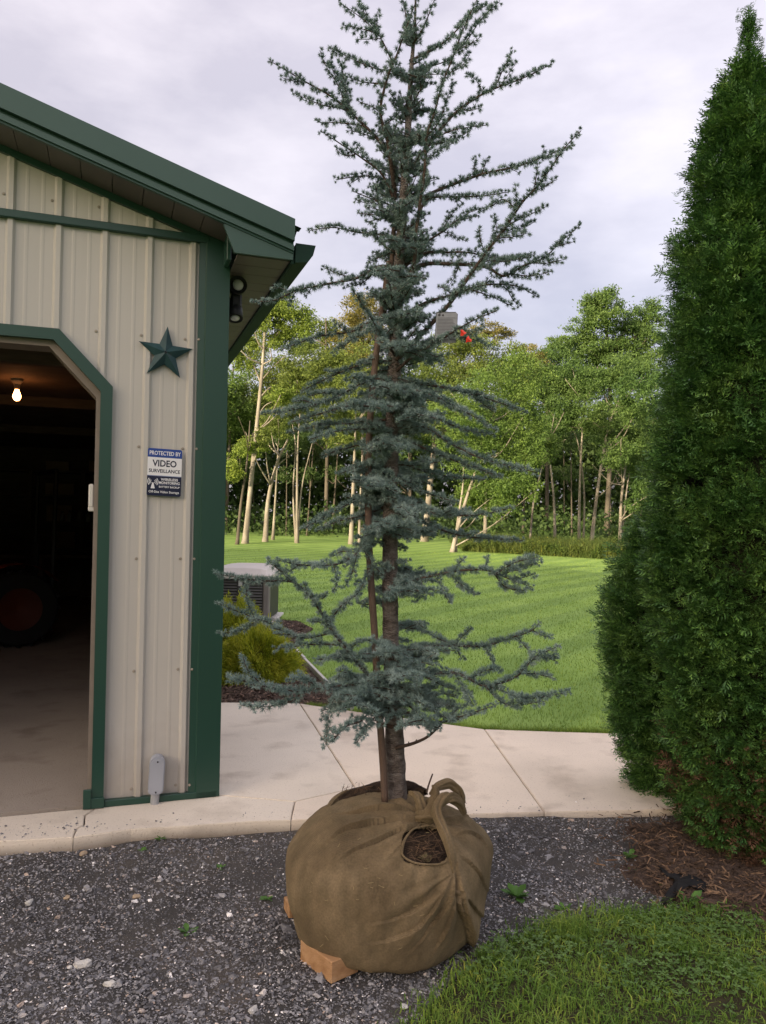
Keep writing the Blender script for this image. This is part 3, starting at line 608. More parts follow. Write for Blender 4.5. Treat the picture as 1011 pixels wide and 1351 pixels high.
# roof: two ribbed slopes, rake boards, soffits, eave gutter
OF, OE = .30, .31
for sgn in (0, 1):
    m = MB(); V = []; F = []
    ds = np.arange(-OF-.01, BD+.4, RIB/4)
    for i, d in enumerate(ds):
        h = .02 if i % 4 == 2 else 0
        for s in (-OE-.04, BW/2):
            S = s if not sgn else BW-s; V.append(B(S, d, 3.045+RS*s+.145+h))
    for i in range(len(ds)-1): F.append((2*i, 2*i+1, 2*i+3, 2*i+2))
    m.add(V, F); m.build('roof_sheet', M['rake'], barn)
    # rake board in two steps with a shadow gap, as folded steel
    def rk(z0, z1, d0, d1, nm, mt, s_a=-OE):
        m = MB(); P = []
        for s, z in ((s_a, z0), (BW/2, z0), (BW/2, z1), (s_a, z1)):
            P.append(B(s if not sgn else BW-s, d0, 3.045+RS*s+z))
        m.prism(P, E2*(d1-d0)); return m.build(nm, mt, barn)
    rk(.052, .168, -OF-.035, -OF+.0, 'rake_trim', M['rake'])
    rk(-.008, .051, -OF-.006, -OF+.02, 'rake_board', M['green'])
    rk(.004, .034, -OF-.018, -OF-.0065, 'rake_lip', M['rake'])
    # soffit boards under the rake
    s = -.0
    while s < BW/2:
        m = MB(); e = min(s+.152, BW/2); a = [B(q if not sgn else BW-q, d, 3.045+RS*q) for q, d in ((s+.004, -.03), (e, -.03), (e, -OF+.02), (s+.004, -OF+.02))]
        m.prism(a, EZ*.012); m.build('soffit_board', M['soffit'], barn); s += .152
    # rake frieze
    m = MB(); P = [B(q if not sgn else BW-q, -.028, 3.045+RS*q+z) for q, z in ((-.0, -.035), (BW/2, -.035), (BW/2, .02), (-.0, .02))]; m.prism(P, E2*.024); m.build('frieze_trim', M['green'], barn)
# eave on the right side
EZ0 = 2.905
m = MB(); m.prism([B(-.0, -OF, EZ0+.004), B(-OE, -OF, EZ0+.004), B(-OE, -OF, EZ0+.045), B(.005, -OF, 3.05), B(.06, -OF, 3.05)], E2*.02); m.build('eave_return', M['rake'], barn)
m = MB(); m.box(B(.01, -.10, 2.985), (.012, .065, .075), E1, E2, EZ, .004); m.build('eave_shade_block', M['green'], barn)  # dark block added in place of the shadow band atop the corner trim
d = -OF+.02
while d < BD:
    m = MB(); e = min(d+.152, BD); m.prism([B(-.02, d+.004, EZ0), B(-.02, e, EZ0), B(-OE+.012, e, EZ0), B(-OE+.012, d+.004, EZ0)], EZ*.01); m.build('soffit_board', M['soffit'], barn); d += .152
m = MB(); m.box(B(-OE+.0, BD/2-OF/2, EZ0+.03), (.010, BD/2+OF/2-.01, .045), E1, E2, EZ, .003); m.build('eave_fascia', M['gutter'], barn)
m = MB(); g_ = [(-OE-.012, EZ0-.01), (-OE-.080, EZ0+.0), (-OE-.108, EZ0+.04), (-OE-.122, EZ0+.095), (-OE-.114, EZ0+.097), (-OE-.098, EZ0+.045), (-OE-.075, EZ0+.012), (-OE-.018, EZ0+.004), (-OE-.018, EZ0+.09), (-OE-.012, EZ0+.09)]
m.prism([B(s, -OF+.0, z) for s, z in g_], E2*(BD+OF)); m.prism([B(s, -OF-.004, z) for s, z in [g_[0], g_[1], g_[2], g_[3], (-OE-.012, EZ0+.095)]], E2*.004); m.build('gutter', M['gutter'], barn)

# ------------------------------------------------------------------ things on the barn
# raised metal star
st = thing('barn_star', tuple(B(.321, -.018, 2.405)), 'dark teal metal star hung on the tan wall', 'star')
c0 = B(.321, -.024, 2.408); R_ = .147; pts = []
for i in range(10):
    a = math.pi/2+i*math.pi/5-.06; r = R_ if i % 2 == 0 else R_*.40; pts.append(c0-E1*math.cos(a)*r+EZ*math.sin(a)*r)
ap = c0-E2*.038; m = MB(); hole = [ap+E2*.004-E1*math.cos(math.pi/2+i*math.pi/5)*(.011 if i % 2 == 0 else .005)+EZ*math.sin(math.pi/2+i*math.pi/5)*(.011 if i % 2 == 0 else .005) for i in range(10)]
V = pts+hole; F = []
for i in range(10): F.append((i, (i+1) % 10, 10+(i+1) % 10, 10+i))
m.add(V, F)
for i in range(10): m.add([pts[i], pts[(i+1) % 10], pts[(i+1) % 10]+E2*.010, pts[i]+E2*.010], [(0, 1, 2, 3)])
m.build('star_face', M['star'], st)
m = MB(); m.add([h+E2*.003 for h in hole], [tuple(range(10))]); m.build('centre_hole', M['black'], st)

# warning sign
sg_ = thing('warning_sign', tuple(B(.312, -.02, 1.64)), 'blue and white video surveillance sign screwed to the tan wall', 'sign')
SW, SH = .089, .127; sc0 = B(.312, -.0225, 1.765)
blue = plain('sign_blue', (.022, .065, .30), .4, v=.03); navy = plain('sign_navy', (.012, .016, .045), .4, v=.05); signw = plain('sign_white', (.78, .78, .80), .4, v=.02)
def SP(u, v, d=0.): return sc0-E1*(u+.012*v)+EZ*(v-.03*u)-E2*d      # u right, v up on the sign face
def rrect(u0, v0, u1, v1, r=(0, 0, 0, 0), d=0., k=5):
    o = []
    for (cu_, cv_, rr, a0) in ((u1, v0, r[0], -90), (u1, v1, r[1], 0), (u0, v1, r[2], 90), (u0, v0, r[3], 180)):
        sx_ = -1 if cu_ == u1 else 1; sy_ = -1 if cv_ == v1 else 1
        if rr == 0: o.append(SP(cu_, cv_, d)); continue
        for i in range(k+1):
            a = math.radians(a0+90*i/k); o.append(SP(cu_+sx_*rr+rr*math.cos(a), cv_+sy_*rr+rr*math.sin(a), d))
    return o
m = MB(); m.prism(rrect(-SW, -SH, SW, SH, (.01,)*4), E2*.003); m.build('plate', navy, sg_)
m = MB(); m.prism(rrect(-SW, .080, SW, SH, (0, .01, .01, 0), .0004), E2*.0003); m.build('header', blue, sg_)
m = MB(); m.prism(rrect(-SW, -.018, SW, .0795, d=.0004), E2*.0003); m.build('white_panel', signw, sg_)
m = MB(); m.prism(rrect(-SW, -.0215, SW, -.0185, d=.0005), E2*.0003); m.prism(rrect(-.034, -.0665, SW-.008, -.0655, d=.0007), E2*.0002); m.build('rule_line', plain('sign_rule', (.25, .3, .5), .5), sg_)
def text(nm, s, u, v, size, mt, par, P0, off=.0, width=None, d=.0009):
    cu_ = bpy.data.curves.new(nm, 'FONT'); cu_.body = s; cu_.size = size; cu_.align_x = 'CENTER'; cu_.align_y = 'CENTER'; cu_.offset = off; cu_.resolution_u = 3
    t = bpy.data.objects.new(nm, cu_); col.objects.link(t); bpy.context.view_layer.update()
    dg = bpy.context.evaluated_depsgraph_get(); me = bpy.data.meshes.new_from_object(t.evaluated_get(dg)); bpy.data.objects.remove(t)
    co = np.zeros(len(me.vertices)*3, np.float32); me.vertices.foreach_get('co', co); co = co.reshape(-1, 3)
    if width: co[:, 0] *= width/(co[:, 0].max()-co[:, 0].min())
    nv = np.array([P0(u+a, v+b, d) for a, b, _ in co], np.float32); me.vertices.foreach_set('co', nv.ravel()); me.materials.clear(); me.materials.append(mt); me.update(); me.name = nm
    return add(nm, me, par)
text('lettering', 'PROTECTED BY', 0, .1015, .030, signw, sg_, SP, .0006, .162)
text('lettering', 'VIDEO', 0, .046, .048, navy, sg_, SP, .0012, .126)
text('lettering', 'SURVEILLANCE', 0, .006, .026, navy, sg_, SP, .0006, .163)
text('lettering', 'WIRELESS', .027, -.0385, .0185, signw, sg_, SP, .0005, .090)
text('lettering', 'MONITORING', .027, -.0565, .0185, signw, sg_, SP, .0005, .108)
text('lettering', 'BATTERY BACKUP', .027, -.0785, .0135, signw, sg_, SP, .0003, .108)
text('lettering', 'Off-Site Video Storage', .0, -.106, .0175, signw, sg_, SP, .0003, .158)
m = MB(); m.prism([SP(-.0695, -.089, .0007), SP(-.0475, -.089, .0007), SP(-.0555, -.057, .0007), SP(-.0615, -.057, .0007)], E2*.0002)
for r0 in (.010, .0175, .025):
    for sd_ in (-1, 1):
        ar = []
        for i in range(9):
            a = math.radians(-42+84*i/8); ar.append((r0, a))
        P = [SP(-.0585+sd_*r*math.cos(a), -.052+r*math.sin(a), .0007) for r, a in ar]+[SP(-.0585+sd_*(r+.0035)*math.cos(a), -.052+(r+.0035)*math.sin(a), .0007) for r, a in ar[::-1]]
        m.prism(P, E2*.0002)
m.build('antenna_symbol', signw, sg_)

# grey conduit elbow at the foot of the wall
cb = thing('conduit_body', tuple(B(.325, -.05, 0)), 'grey plastic conduit elbow rising from the concrete against the wall', 'conduit')
def CP(u, v, d): return B(.325-u-.045*(v-.06), -d, v)
def cap(w_, z0, z1, d, k=8): return [CP(w_*math.cos(a), z1+w_*math.sin(a), d) for a in np.linspace(0, math.pi, k)]+[CP(-w_*math.cos(a), z0-w_*.6*math.sin(a), d) for a in np.linspace(0, math.pi, k)]
m = MB(); m.prism(cap(.039, .075, .218, .018), -E2*.052); m.build('body', M['pvc'], cb)
m = MB(); m.prism(cap(.034, .078, .213, .0705), -E2*.005); cv = m.build('cover', M['pvc'], cb)
m = MB()
for z in (.068, .228): m.lathe(CP(0, z, .0757), [(.0045, 0), (.0045, .002), (.002, .003)], 10, E1, EZ, -E2)
m.build('cover_screw', M['black'], cv)
m = MB(); m.tube([CP(0, -.02, .044), CP(0, .07, .044)], [.0225]*2, 16); m.build('pipe', plain('pipe_grey', (.33, .34, .36), .5), cb)

# twin security lamp under the eave
fl = thing('security_light', tuple(B(-.03, .16, 2.72)), 'dark twin-head security light under the barn eave', 'lamp')
m = MB(); m.lathe(B(-.014, .16, 2.76), [(.05, 0), (.05, .02), (.035, .03)], 16, E2, EZ, -E1); m.build('mount_plate', M['dark_metal'], fl)
hd = unit(np.array([.10, -.95, -.12])); 
def headlamp(c, ax, r, L, nm='lamp_head'):
    ax = unit(np.array(ax, float)); x = unit(np.cross(ax, EZ+.01)); y = np.cross(ax, x)
    m = MB(); m.lathe(c, [(r*.45, -L*.62), (r*.8, -L*.5), (r*.95, -.2*L), (r*1.02, .35*L), (r*.96, .36*L), (r*.9, .3*L)], 18, x, y, ax); o = m.build(nm, M['dark_metal'], fl, True)
    m = MB(); m.lathe(np.array(c)+ax*L*.31, [(r*.62, 0), (r*.55, .006), (r*.3, .012), (r*.05, .014)], 16, x, y, ax); m.build('lens', M['lens'], o, True)
headlamp(B(-.075, .12, 2.855), E2*-1+E1*.0, .052, .13); headlamp(B(-.07, .14, 2.715), (.1, -.35, -.9), .045, .13)
m = MB(); m.box(B(-.075, .14, 2.785), (.03, .03, .05), E1, E2, EZ, .01); m.tube([B(-.03, .16, 2.77), B(-.07, .14, 2.79)], [.014, .014], 8); m.build('sensor', M['dark_metal'], fl)
# switch on the door jamb
sw = thing('switch_box', tuple(B(.70, .05, 1.55)), 'small white switch box on the door jamb', 'switch')
m = MB(); m.box(B(.681, .04, 1.63), (.013, .028, .062), E1, E2, EZ, .006); m.build('box', M['switch'], sw); m = MB(); m.box(B(.679, .035, 1.56), (.016, .02, .012), E1, E2, EZ, .004); m.build('latch', M['switch'], sw)

# ------------------------------------------------------------------ inside the barn
lp = D(22, 531, 7.7)
la = thing('ceiling_lamp', (lp[0], lp[1], 2.75), 'bare lit bulb glowing on the barn ceiling', 'lamp')
m = MB(); m.lathe((lp[0], lp[1], 2.77), [(.06, .105), (.055, .08), (.03, .05), (.024, .0)], 16, cap=True); m.build('socket', plain('lamp_socket', (.3, .28, .25), .6), la)
m = MB(); m.lathe((lp[0], lp[1], 2.70), [(.004, -.042), (.022, -.036), (.036, -.012), (.038, .008), (.030, .034), (.019, .062), (.019, .075)], 16); m.build('bulb', M['bulb'], la, True)
# shelving along the back
sh = thing('storage_shelf', tuple(B(2.0, 11.5, 0)), 'dark wooden storage shelf at the back of the barn', 'shelf')
for z in (.95, 1.45, 1.95, 2.4):
    m = MB(); m.box(B(1.9, 11.6, z), (1.7, .25, .018), E1, E2, EZ); m.build('shelf_board', M['dark_wood'], sh)
for s in (.24, 1.1, 2.0, 2.9, 3.56):
    m = MB(); m.box(B(s, 11.36, 1.22), (.03, .03, 1.21), E1, E2, EZ); m.build('post', M['dark_wood'], sh)
k = 0
words = ['lowest left', 'beside the lowest', 'near the post', 'second tier', 'second tier far', 'third tier', 'third tier far', 'top tier', 'top tier far']
for z, s, wd, hh in ((.97, .6, .2, .2), (.97, 1.4, .18, .3), (1.47, .65, .16, .25), (1.47, 1.5, .22, .3), (1.97, .6, .2, .28), (1.97, 1.5, .25, .2), (2.42, .7, .3, .2), (2.42, 1.55, .2, .16)):
    m = MB(); m.box(B(s, 11.58, z+hh+.001 if False else z+hh/2+.002), (wd, .16, hh/2), E1, E2, EZ, .004); bx_ = m.build('storage_box', M['box']); m2 = MB(); m2.box(B(s, 11.58, z+hh+.006), (wd*1.01, .165, .003), E1, E2, EZ); m2.build('lid', M['box'], bx_)
    setp(bx_, 'brown carton standing on the dim shelves at the back of the barn', 'box', 'cartons on the barn shelves')
for i in range(7):
    s = .5+.16*i+rng.uniform(-.03, .03); m = MB(); hh = rng.uniform(.14, .24); m.lathe(B(s, 11.42, 1.472), [(.04, 0), (.042, .02), (.042, hh*.7), (.02, hh*.85), (.018, hh)], 12); cn = m.build('bottle', M['pale_box'], None, True)
    m = MB(); m.lathe(B(s, 11.42, 1.472+hh), [(.02, 0), (.02, .02)], 12); m.build('cap', M['black'], cn); setp(cn, 'pale bottle in a row on the dim barn shelf', 'bottle', 'bottles on the barn shelf')
wb = thing('workbench', tuple(B(1.9, 9.9, 0)), 'long wooden workbench in the dark of the barn', 'bench')
m = MB(); m.box(B(1.75, 10.3, .88), (1.5, .3, .03), E1, E2, EZ, .005); m.build('bench_top', mat('bench_wood', [(.10, .065, .04), (.16, .11, .07)], 5., .8), wb)
for s in (.3, 1.7, 3.1):
    for d in (10.05, 10.55): m = MB(); m.box(B(s, d, .425), (.04, .04, .424), E1, E2, EZ); m.build('leg', M['dark_wood'], wb)
# compact tractor
tp = D(42, 780, 9.3); tx, ty = tp[0]-.92, tp[1]+.09
M['rim'] = plain('rim_paint', (.10, .02, .006), .6); tr = thing('tractor', (tx, ty, 0), 'orange compact tractor parked in the dark barn', 'tractor')
fd = unit(np.array([-.8, -.6, 0])); sd2 = np.array([-fd[1], fd[0], 0]); TO = np.array([tx, ty, 0])
def TP(a, b, z): return TO+fd*a+sd2*b+EZ*z
m = MB(); P = [TP(.95, b*.24, z) for b, z in ()] if False else None
hood = [(.0, .62), (.95, .60), (1.02, .72), (.98, .92), (.6, 1.02), (.0, 1.06)]
m.prism([TP(a, -.25, z) for a, z in hood], sd2*.5); hd_ = m.build('hood', M['tractor'], tr)
m = MB(); m.box(TP(1.015, 0, .76), (.02, .2, .1), fd, sd2, EZ, .01); m.build('grille', M['black'], hd_)
for b in (-.17, .17): m = MB(); m.lathe(TP(1.01, b, .88), [(.05, 0), (.05, .02), (.02, .03)], 12, sd2, EZ, fd); m.build('headlight', M['lens'], hd_)
m = MB(); m.box(TP(.1, 0, .5), (.85, .17, .12), fd, sd2, EZ, .02); m.build('chassis', M['black'], tr)
def wheel(a, b, R, wd, nm):
    w0 = TP(a, b, R-.0); m = MB(); m.lathe(w0-sd2*wd/2, [(R*.55, 0), (R*.9, .0), (R*.97, wd*.15), (R*.97, wd*.85), (R*.9, wd), (R*.55, wd)], 32, fd, EZ, sd2, cap=False)
    for i in range(20):
        for q in (0, 1):
            an = (i+.5*q)*2*math.pi/20; cdir = fd*math.cos(an)+EZ*math.sin(an); tdir = -fd*math.sin(an)+EZ*math.cos(an)
            m.box(w0+cdir*R*.975+sd2*wd*(.25-.5*q), (R*.035, R*.035, wd*.22), cdir, unit(tdir+sd2*(.5-q)*.6), sd2)
    o = m.build(nm, M['tyre'], tr); m = MB(); m.lathe(w0-sd2*wd*.35, [(.02, .2*wd), (R*.3, .1*wd), (R*.56, 0), (R*.58, .7*wd), (R*.3, .6*wd), (.02, .5*wd)], 24, fd, EZ, sd2); m.build('rim', M['rim'], o)
for b in (-.52, .52): wheel(-.55, b, .45, .3, 'rear_wheel'); wheel(.75, b*.88, .29, .2, 'front_wheel')
for b in (-.52, .52):
    m = MB(); ar = [TP(-.55+.53*math.cos(a), b-.16, .45+.53*math.sin(a)) for a in np.linspace(.1, math.pi*.8, 9)]; V = []
    for p in ar: V += [p, p+sd2*.32]
    m.grid(np.array(V), 9, 2); m.build('fender', M['tractor'], tr)
    m = MB(); m.box(TP(-.1, b, .93), (.02, .05, .03), fd, sd2, EZ, .006); m.build('turn_lamp', M['amber'], tr)
m = MB(); m.box(TP(-.6, 0, .82), (.2, .2, .05), fd, sd2, EZ, .02); m.box(TP(-.82, 0, 1.02), (.04, .2, .2), fd, sd2, EZ, .02); m.build('seat', M['black'], tr)
m = MB(); a = np.linspace(0, 2*math.pi, 20); m.tube([TP(-.12+.06*math.cos(t), .18*math.sin(t), 1.18+.16*math.cos(t)) for t in a], [.012]*20, 6); m.tube([TP(-.12, 0, 1.18), TP(.0, 0, .95)], [.02, .02], 8); m.build('steering_wheel', M['black'], tr)
m = MB()
for b in (-.45, .45): m.tube([TP(-.95, b, .6), TP(-.97, b, 2.1)], [.03, .03], 8)
m.tube([TP(-.97, -.45, 2.1), TP(-.97, .45, 2.1)], [.03, .03], 8); m.build('roll_bar', M['black'], tr)
# ================================================================== balled cedar
def polydist(px, py, line):                          # distance to a polyline and position along it 0..1
    line = np.asarray(line, float); best = np.full(np.shape(px), 1e9); pos = np.zeros(np.shape(px)); sd_ = np.zeros(np.shape(px))
    seg = np.linalg.norm(np.diff(line, axis=0), axis=1); cum = np.concatenate([[0], np.cumsum(seg)]); tot = cum[-1]
    for i in range(len(line)-1):
        a, b = line[i], line[i+1]; d = b-a; t = np.clip(((px-a[0])*d[0]+(py-a[1])*d[1])/(d@d), 0, 1); q = np.hypot(px-a[0]-t*d[0], py-a[1]-t*d[1])
        cr_ = (px-a[0])*d[1]-(py-a[1])*d[0]; m_ = q < best; best = np.where(m_, q, best); pos = np.where(m_, (cum[i]+t*seg[i])/tot, pos); sd_ = np.where(m_, np.sign(cr_), sd_)
    return best, pos, sd_
rb = thing('root_ball', (BC[0], BC[1], -.09), 'brown burlap root ball under the cedar, knotted on top', 'root ball')
GZ0 = -.095
prof = np.array([(.0, .012), (.20, .004), (.28, .010), (.328, .036), (.354, .085), (.370, .15), (.382, .22), (.391, .29), (.388, .338), (.366, .385), (.328, .425), (.275, .462), (.21, .492), (.14, .515), (.08, .528), (.03, .535)])
pr_ = smoothline(prof, 14); nt_, na = len(pr_), 440
an = np.arange(na)*2*math.pi/na
Rr = pr_[:, 0][:, None]; Zr = pr_[:, 1][:, None]+GZ0
lump = 1+.022*np.sin(an*2+.6)+.018*np.sin(an*3+1.9)+.010*np.sin(an*5+.4)
X = BC[0]+Rr*lump*np.cos(an); Y = BC[1]+Rr*lump*.97*np.sin(an); Z = np.broadcast_to(Zr, X.shape).copy()
# the sack leans a little to the right and sags low at the front left
Z += .02*(X-BC[0])*np.clip((Zr-GZ0)/.5, 0, 1); X += .02*np.clip((Zr-GZ0)/.4, 0, 1)
VB = np.stack([X, Y, Z], -1)
nr = unit(np.cross(np.roll(VB, -1, 1)-np.roll(VB, 1, 1), np.gradient(VB, axis=0)))
cen = np.array([BC[0], BC[1], GZ0+.26]); flip = np.sign(np.sum(nr*(VB-cen), -1, keepdims=True)); nr *= np.where(flip == 0, 1, flip)
px, py = proj(VB.reshape(-1, 3)); px = px.reshape(X.shape); py = py.reshape(X.shape); front = np.clip((BC[1]+.10-Y)/.12, 0, 1)
disp = .010*wob(X*4, Z*4, 1.3)*1+.004*wob(X*9+Y*4, Z*8, 1.6, 2.)+.0012*wob(X*30+Y*9, Z*24, 1.5, 1.)
# fine creases fanning out of the knot
dk = np.hypot(px-562, py-1078); ak = np.arctan2(py-1078, px-562); disp += front*.007*np.exp(-(dk/110)**1.5)*np.clip(dk/18, 0, 1)*np.sin(ak*17+1.5*np.sin(dk/30))
dk2 = np.hypot(px-600, py-1150); ak2 = np.arctan2(py-1150, px-600); disp += front*.006*np.exp(-((dk2-60)/60)**2)*np.clip((ak2-1.0)/.3, 0, 1)*np.clip((2.9-ak2)/.4, 0, 1)*np.sin(ak2*15+.8*np.sin(dk2/40))
folds = [  # a line on the cloth (photo layout), width, height
 ([(556, 1082), (505, 1084), (455, 1096), (425, 1120)], 6, .022), ([(556, 1090), (515, 1100), (470, 1122), (445, 1140)], 6, .020), ([(548, 1072), (490, 1068), (440, 1078)], 6, .017),
 ([(556, 1096), (530, 1115), (505, 1140)], 6, .007), ([(598, 1150), (590, 1190), (566, 1228), (535, 1262)], 7, .014), ([(596, 1158), (566, 1192), (528, 1212), (480, 1218)], 9, .012),
 ([(604, 1150), (601, 1190), (614, 1222), (616, 1270)], 8, .020), ([(606, 1175), (630, 1205), (646, 1222)], 7, .011), ([(592, 1165), (556, 1218), (515, 1240), (475, 1246)], 9, .012),
 ([(600, 1172), (584, 1230), (562, 1272)], 6, .010), ([(600, 1085), (625, 1075), (640, 1090)], 7, .009), ([(600, 1100), (628, 1102), (645, 1125)], 8, .010), ([(604, 1130), (630, 1150), (646, 1185)], 8, .009)]
for fi, (ln, wd, ht) in enumerate(folds):
    d, t, sd_ = polydist(px, py, smoothline(np.array(ln, float), 5)); tp_ = np.clip(np.minimum(t*5, (1-t)*2.2), 0, 1)
    disp += front*ht*.85*tp_*np.where((sd_ > 0) == (fi > 3), np.exp(-d/(wd*1.5)), -.75*np.exp(-d/(wd*.55)))
# the sharp overlap running down the right
d, t, sd_ = polydist(px, py, np.array([(600, 1140), (604, 1190), (614, 1225), (618, 1290)])); disp += front*.016*np.clip(sd_, -1, 1)*np.exp(-(d/26)**2)*(d > 1.5)*np.where(sd_ > 0, 1, -.3)
VB = VB+nr*disp[..., None]
VB[..., 2] = np.maximum(VB[..., 2], GZ0+.004)
# opening in the cloth below the knot
hole_c = (561, 1117); hx, hy = 31, 25
hole = ((px-hole_c[0])/hx)**2+((py-hole_c[1])/hy)**4*1.0 < 1.0
hole &= (Y < BC[1])
backgap = (((px-472)/40)**2+((py-1043)/9)**2 < 1) & (Y > BC[1]-.02)
Fq = []
for i in range(nt_-1):
    for j in range(na):
        j2 = (j+1) % na
        if hole[i, j] or hole[i+1, j] and hole[i, j2]: continue
        Fq.append((i*na+j, i*na+j2, (i+1)*na+j2, (i+1)*na+j))
me = mesh_np('sack', VB.reshape(-1, 3), np.array(Fq), M['burlap'], True); sk = add('sack', me, rb)
so = sk.modifiers.new('thickness', 'SOLIDIFY'); so.thickness = .002; so.offset = -1
# soil inside
S = np.stack([BC[0]+(X-BC[0])*.93, BC[1]+(Y-BC[1])*.93, GZ0+(Z-GZ0)*.955], -1); S += nr*(.006*wob(X*40, Z*40, 1.))[..., None]
S = S[::4, ::4]; mb = MB(); mb.grid(S.reshape(-1, 3), S.shape[0], S.shape[1], False, True); mb.build('soil', M['soil'], rb, True)
def onball(x, y, lift=.0):                           # point on the cloth seen at this place of the photograph
    d2 = (px-x)**2+(py-y)**2+np.where(Y > BC[1]+.05, 1e6, 0)*(np.asarray(y) > 1052); i = np.unravel_index(np.argmin(d2), d2.shape); return VB[i]+nr[i]*lift
# rolled hem round the opening
rim = [(531, 1128), (534, 1112), (545, 1096), (556, 1086)]; m = MB()
m.tube(smoothline([onball(*p, .003) for p in rim], 6), [.0022]*19, 7)
P = smoothline([onball(x, y, .004) for x, y in ((556, 1091), (568, 1090), (582, 1094), (592, 1108), (593, 1128), (585, 1139), (565, 1142), (545, 1139), (531, 1128), (533, 1112), (545, 1096), (556, 1091))], 6); m.tube(P, [.0036]*len(P), 7); m.build('hem', M['burlap'], rb, True)
# knot, collar and loops of twisted cloth
kn = np.array(onball(560, 1076, .012)); m = MB()
def cloth(pts, rad, n=28, seed=0):
    P = smoothline(pts, 8); t = np.linspace(0, 1, len(P)); R = np.interp(t, np.linspace(0, 1, len(rad)), rad); V, k = tube_v(P, R, n)
    a = np.tile(np.arange(n), k)*2*math.pi/n; tt = np.repeat(t, n); rr = 1+.20*np.sin(a*4+tt*3+seed)+.16*np.sin(a*7-tt*2+seed)+.08*np.sin(tt*23+seed+a)
    C = np.repeat(P, n, 0); V = C+(V-C)*rr[:, None]; g_ = MB(); g_.grid(V, k, n, False, True); return g_
o = cloth([kn+(-.03, .0, -.012), kn+(-.008, -.028, .0), kn+(.026, -.022, .012), kn+(.032, .008, .03), kn+(.008, .018, .045)], [.015, .024, .027, .022, .013], seed=1).build('knot', M['burlap'], rb, True)
DB = 3.0
o = cloth([D(562, 1082, 2.965), D(556, 1062, 2.975), D(550, 1050, 3.0), D(541, 1046, 3.05)], [.02, .017, .014, .008], seed=2).build('cloth_twist', M['burlap'], rb, True)
o = cloth([D(566, 1080, 2.94), D(572, 1060, 2.96), D(575, 1045, 2.98), D(571, 1036, 3.0)], [.022, .016, .012, .004], seed=6).build('cloth_twist', M['burlap'], rb, True)
o = cloth([D(568, 1048, 2.99), D(578, 1038, 3.02), D(592, 1034, 3.06), D(604, 1042, 3.08), D(610, 1058, 3.08), D(609, 1070, 3.08)], [.007, .013, .017, .017, .013, .004], seed=3).build('cloth_twist', M['burlap'], rb, True)
o = cloth([D(613, 1073, 2.99), D(604, 1058, 2.965), D(593, 1052, 2.94), D(582, 1056, 2.915), D(577, 1070, 2.885), D(582, 1088, 2.85), D(591, 1108, 2.80), D(596, 1130, 2.77), D(599, 1152, 2.752)], [.011, .017, .018, .018, .017, .016, .015, .013, .005], seed=4).build('cloth_twist', M['burlap'], rb, True)
# left hem and torn soil edge
P = smoothline([D(438, 1056, 3.1), D(447, 1044, 3.17), D(465, 1036, 3.24), D(490, 1033, 3.28), D(508, 1034, 3.28)], 6)
o = cloth([D(432, 1068, 3.12), D(444, 1054, 3.2), D(458, 1046, 3.24), D(480, 1040, 3.27), D(506, 1033, 3.3), D(540, 1034, 3.3)], [.008, .012, .010, .008, .008, .01], seed=5).build('hem', M['burlap'], rb, True)
m = MB(); P = smoothline([D(446, 1056, 3.2), D(470, 1049, 3.23), D(500, 1044, 3.23), D(540, 1042, 3.2), D(562, 1046, 3.14)], 6); g_ = cloth(P[::3], [.012, .022, .026, .03, .022, .012], seed=8); g_.build('soil_rim', M['soil'], rb, True)
# straw, roots in the opening
V = []; F = []; n = 0; m = MB()
for i in range(130):
    x, y = rng.normal(563, 15), rng.normal(1114, 12)
    if ((x-hole_c[0])/hx)**2+((y-hole_c[1])/hy)**2 > .9: continue
    c = onball(x, y, -.012); d = unit(np.array([rng.normal(0, 1), rng.normal(0, .3), rng.normal(0, .5)])); L = rng.uniform(.008, .03); m.tube([c-d*L, c+np.array([0, -.006, .004]), c+d*L], [.0009]*3, 4)
for i in range(60):
    x, y = rng.uniform(450, 560), rng.normal(1042, 4); c = D(x, y, 3.16); d = unit(rng.normal(0, 1, 3)); m.tube([c-d*.012, c+d*.012], [.0008]*2, 4)
r = m.build('rootlets', M['litter'], rb); r['kind'] = 'stuff'
bm = bmesh.new(); bmesh.ops.create_icosphere(bm, subdivisions=2, radius=1); c = onball(563, 1129, -.018)
for v in bm.verts:
    q = 1+.3*math.sin(v.co.x*5+1)+.25*math.sin(v.co.z*7)+.2*math.sin(v.co.y*6+v.co.x*9); v.co = Vector((c[0]+v.co.x*.024*q, c[1]+v.co.y*.010*q, c[2]+v.co.z*.015*q))
me = bpy.data.meshes.new('clay_lump'); bm.to_mesh(me); bm.free(); me.materials.append(mat('clay', [(.07, .05, .03), (.16, .12, .07), (.13, .14, .05)], 60., .95, 1., 120)); add('clay_lump', me, rb)
m = MB()
for i in range(26):
    x, y = rng.uniform(400, 600), rng.uniform(1075, 1270); c = onball(x, y, .002); d = unit(np.array([rng.normal(0, 1), -.1, rng.normal(0, .6)])); L = rng.uniform(.004, .012); m.tube([c-d*L, c+d*L], [.0007]*2, 4)
m.build('straw', plain('straw', (.4, .31, .16), .8), rb)['kind'] = 'stuff'
m = MB(); m.tube(smoothline([D(563, 1046, 3.0), D(566, 1035, 3.0), D(571, 1021, 3.0)], 4), np.linspace(.004, .003, 9), 6); m.build('dead_twig', M['twig'], rb)

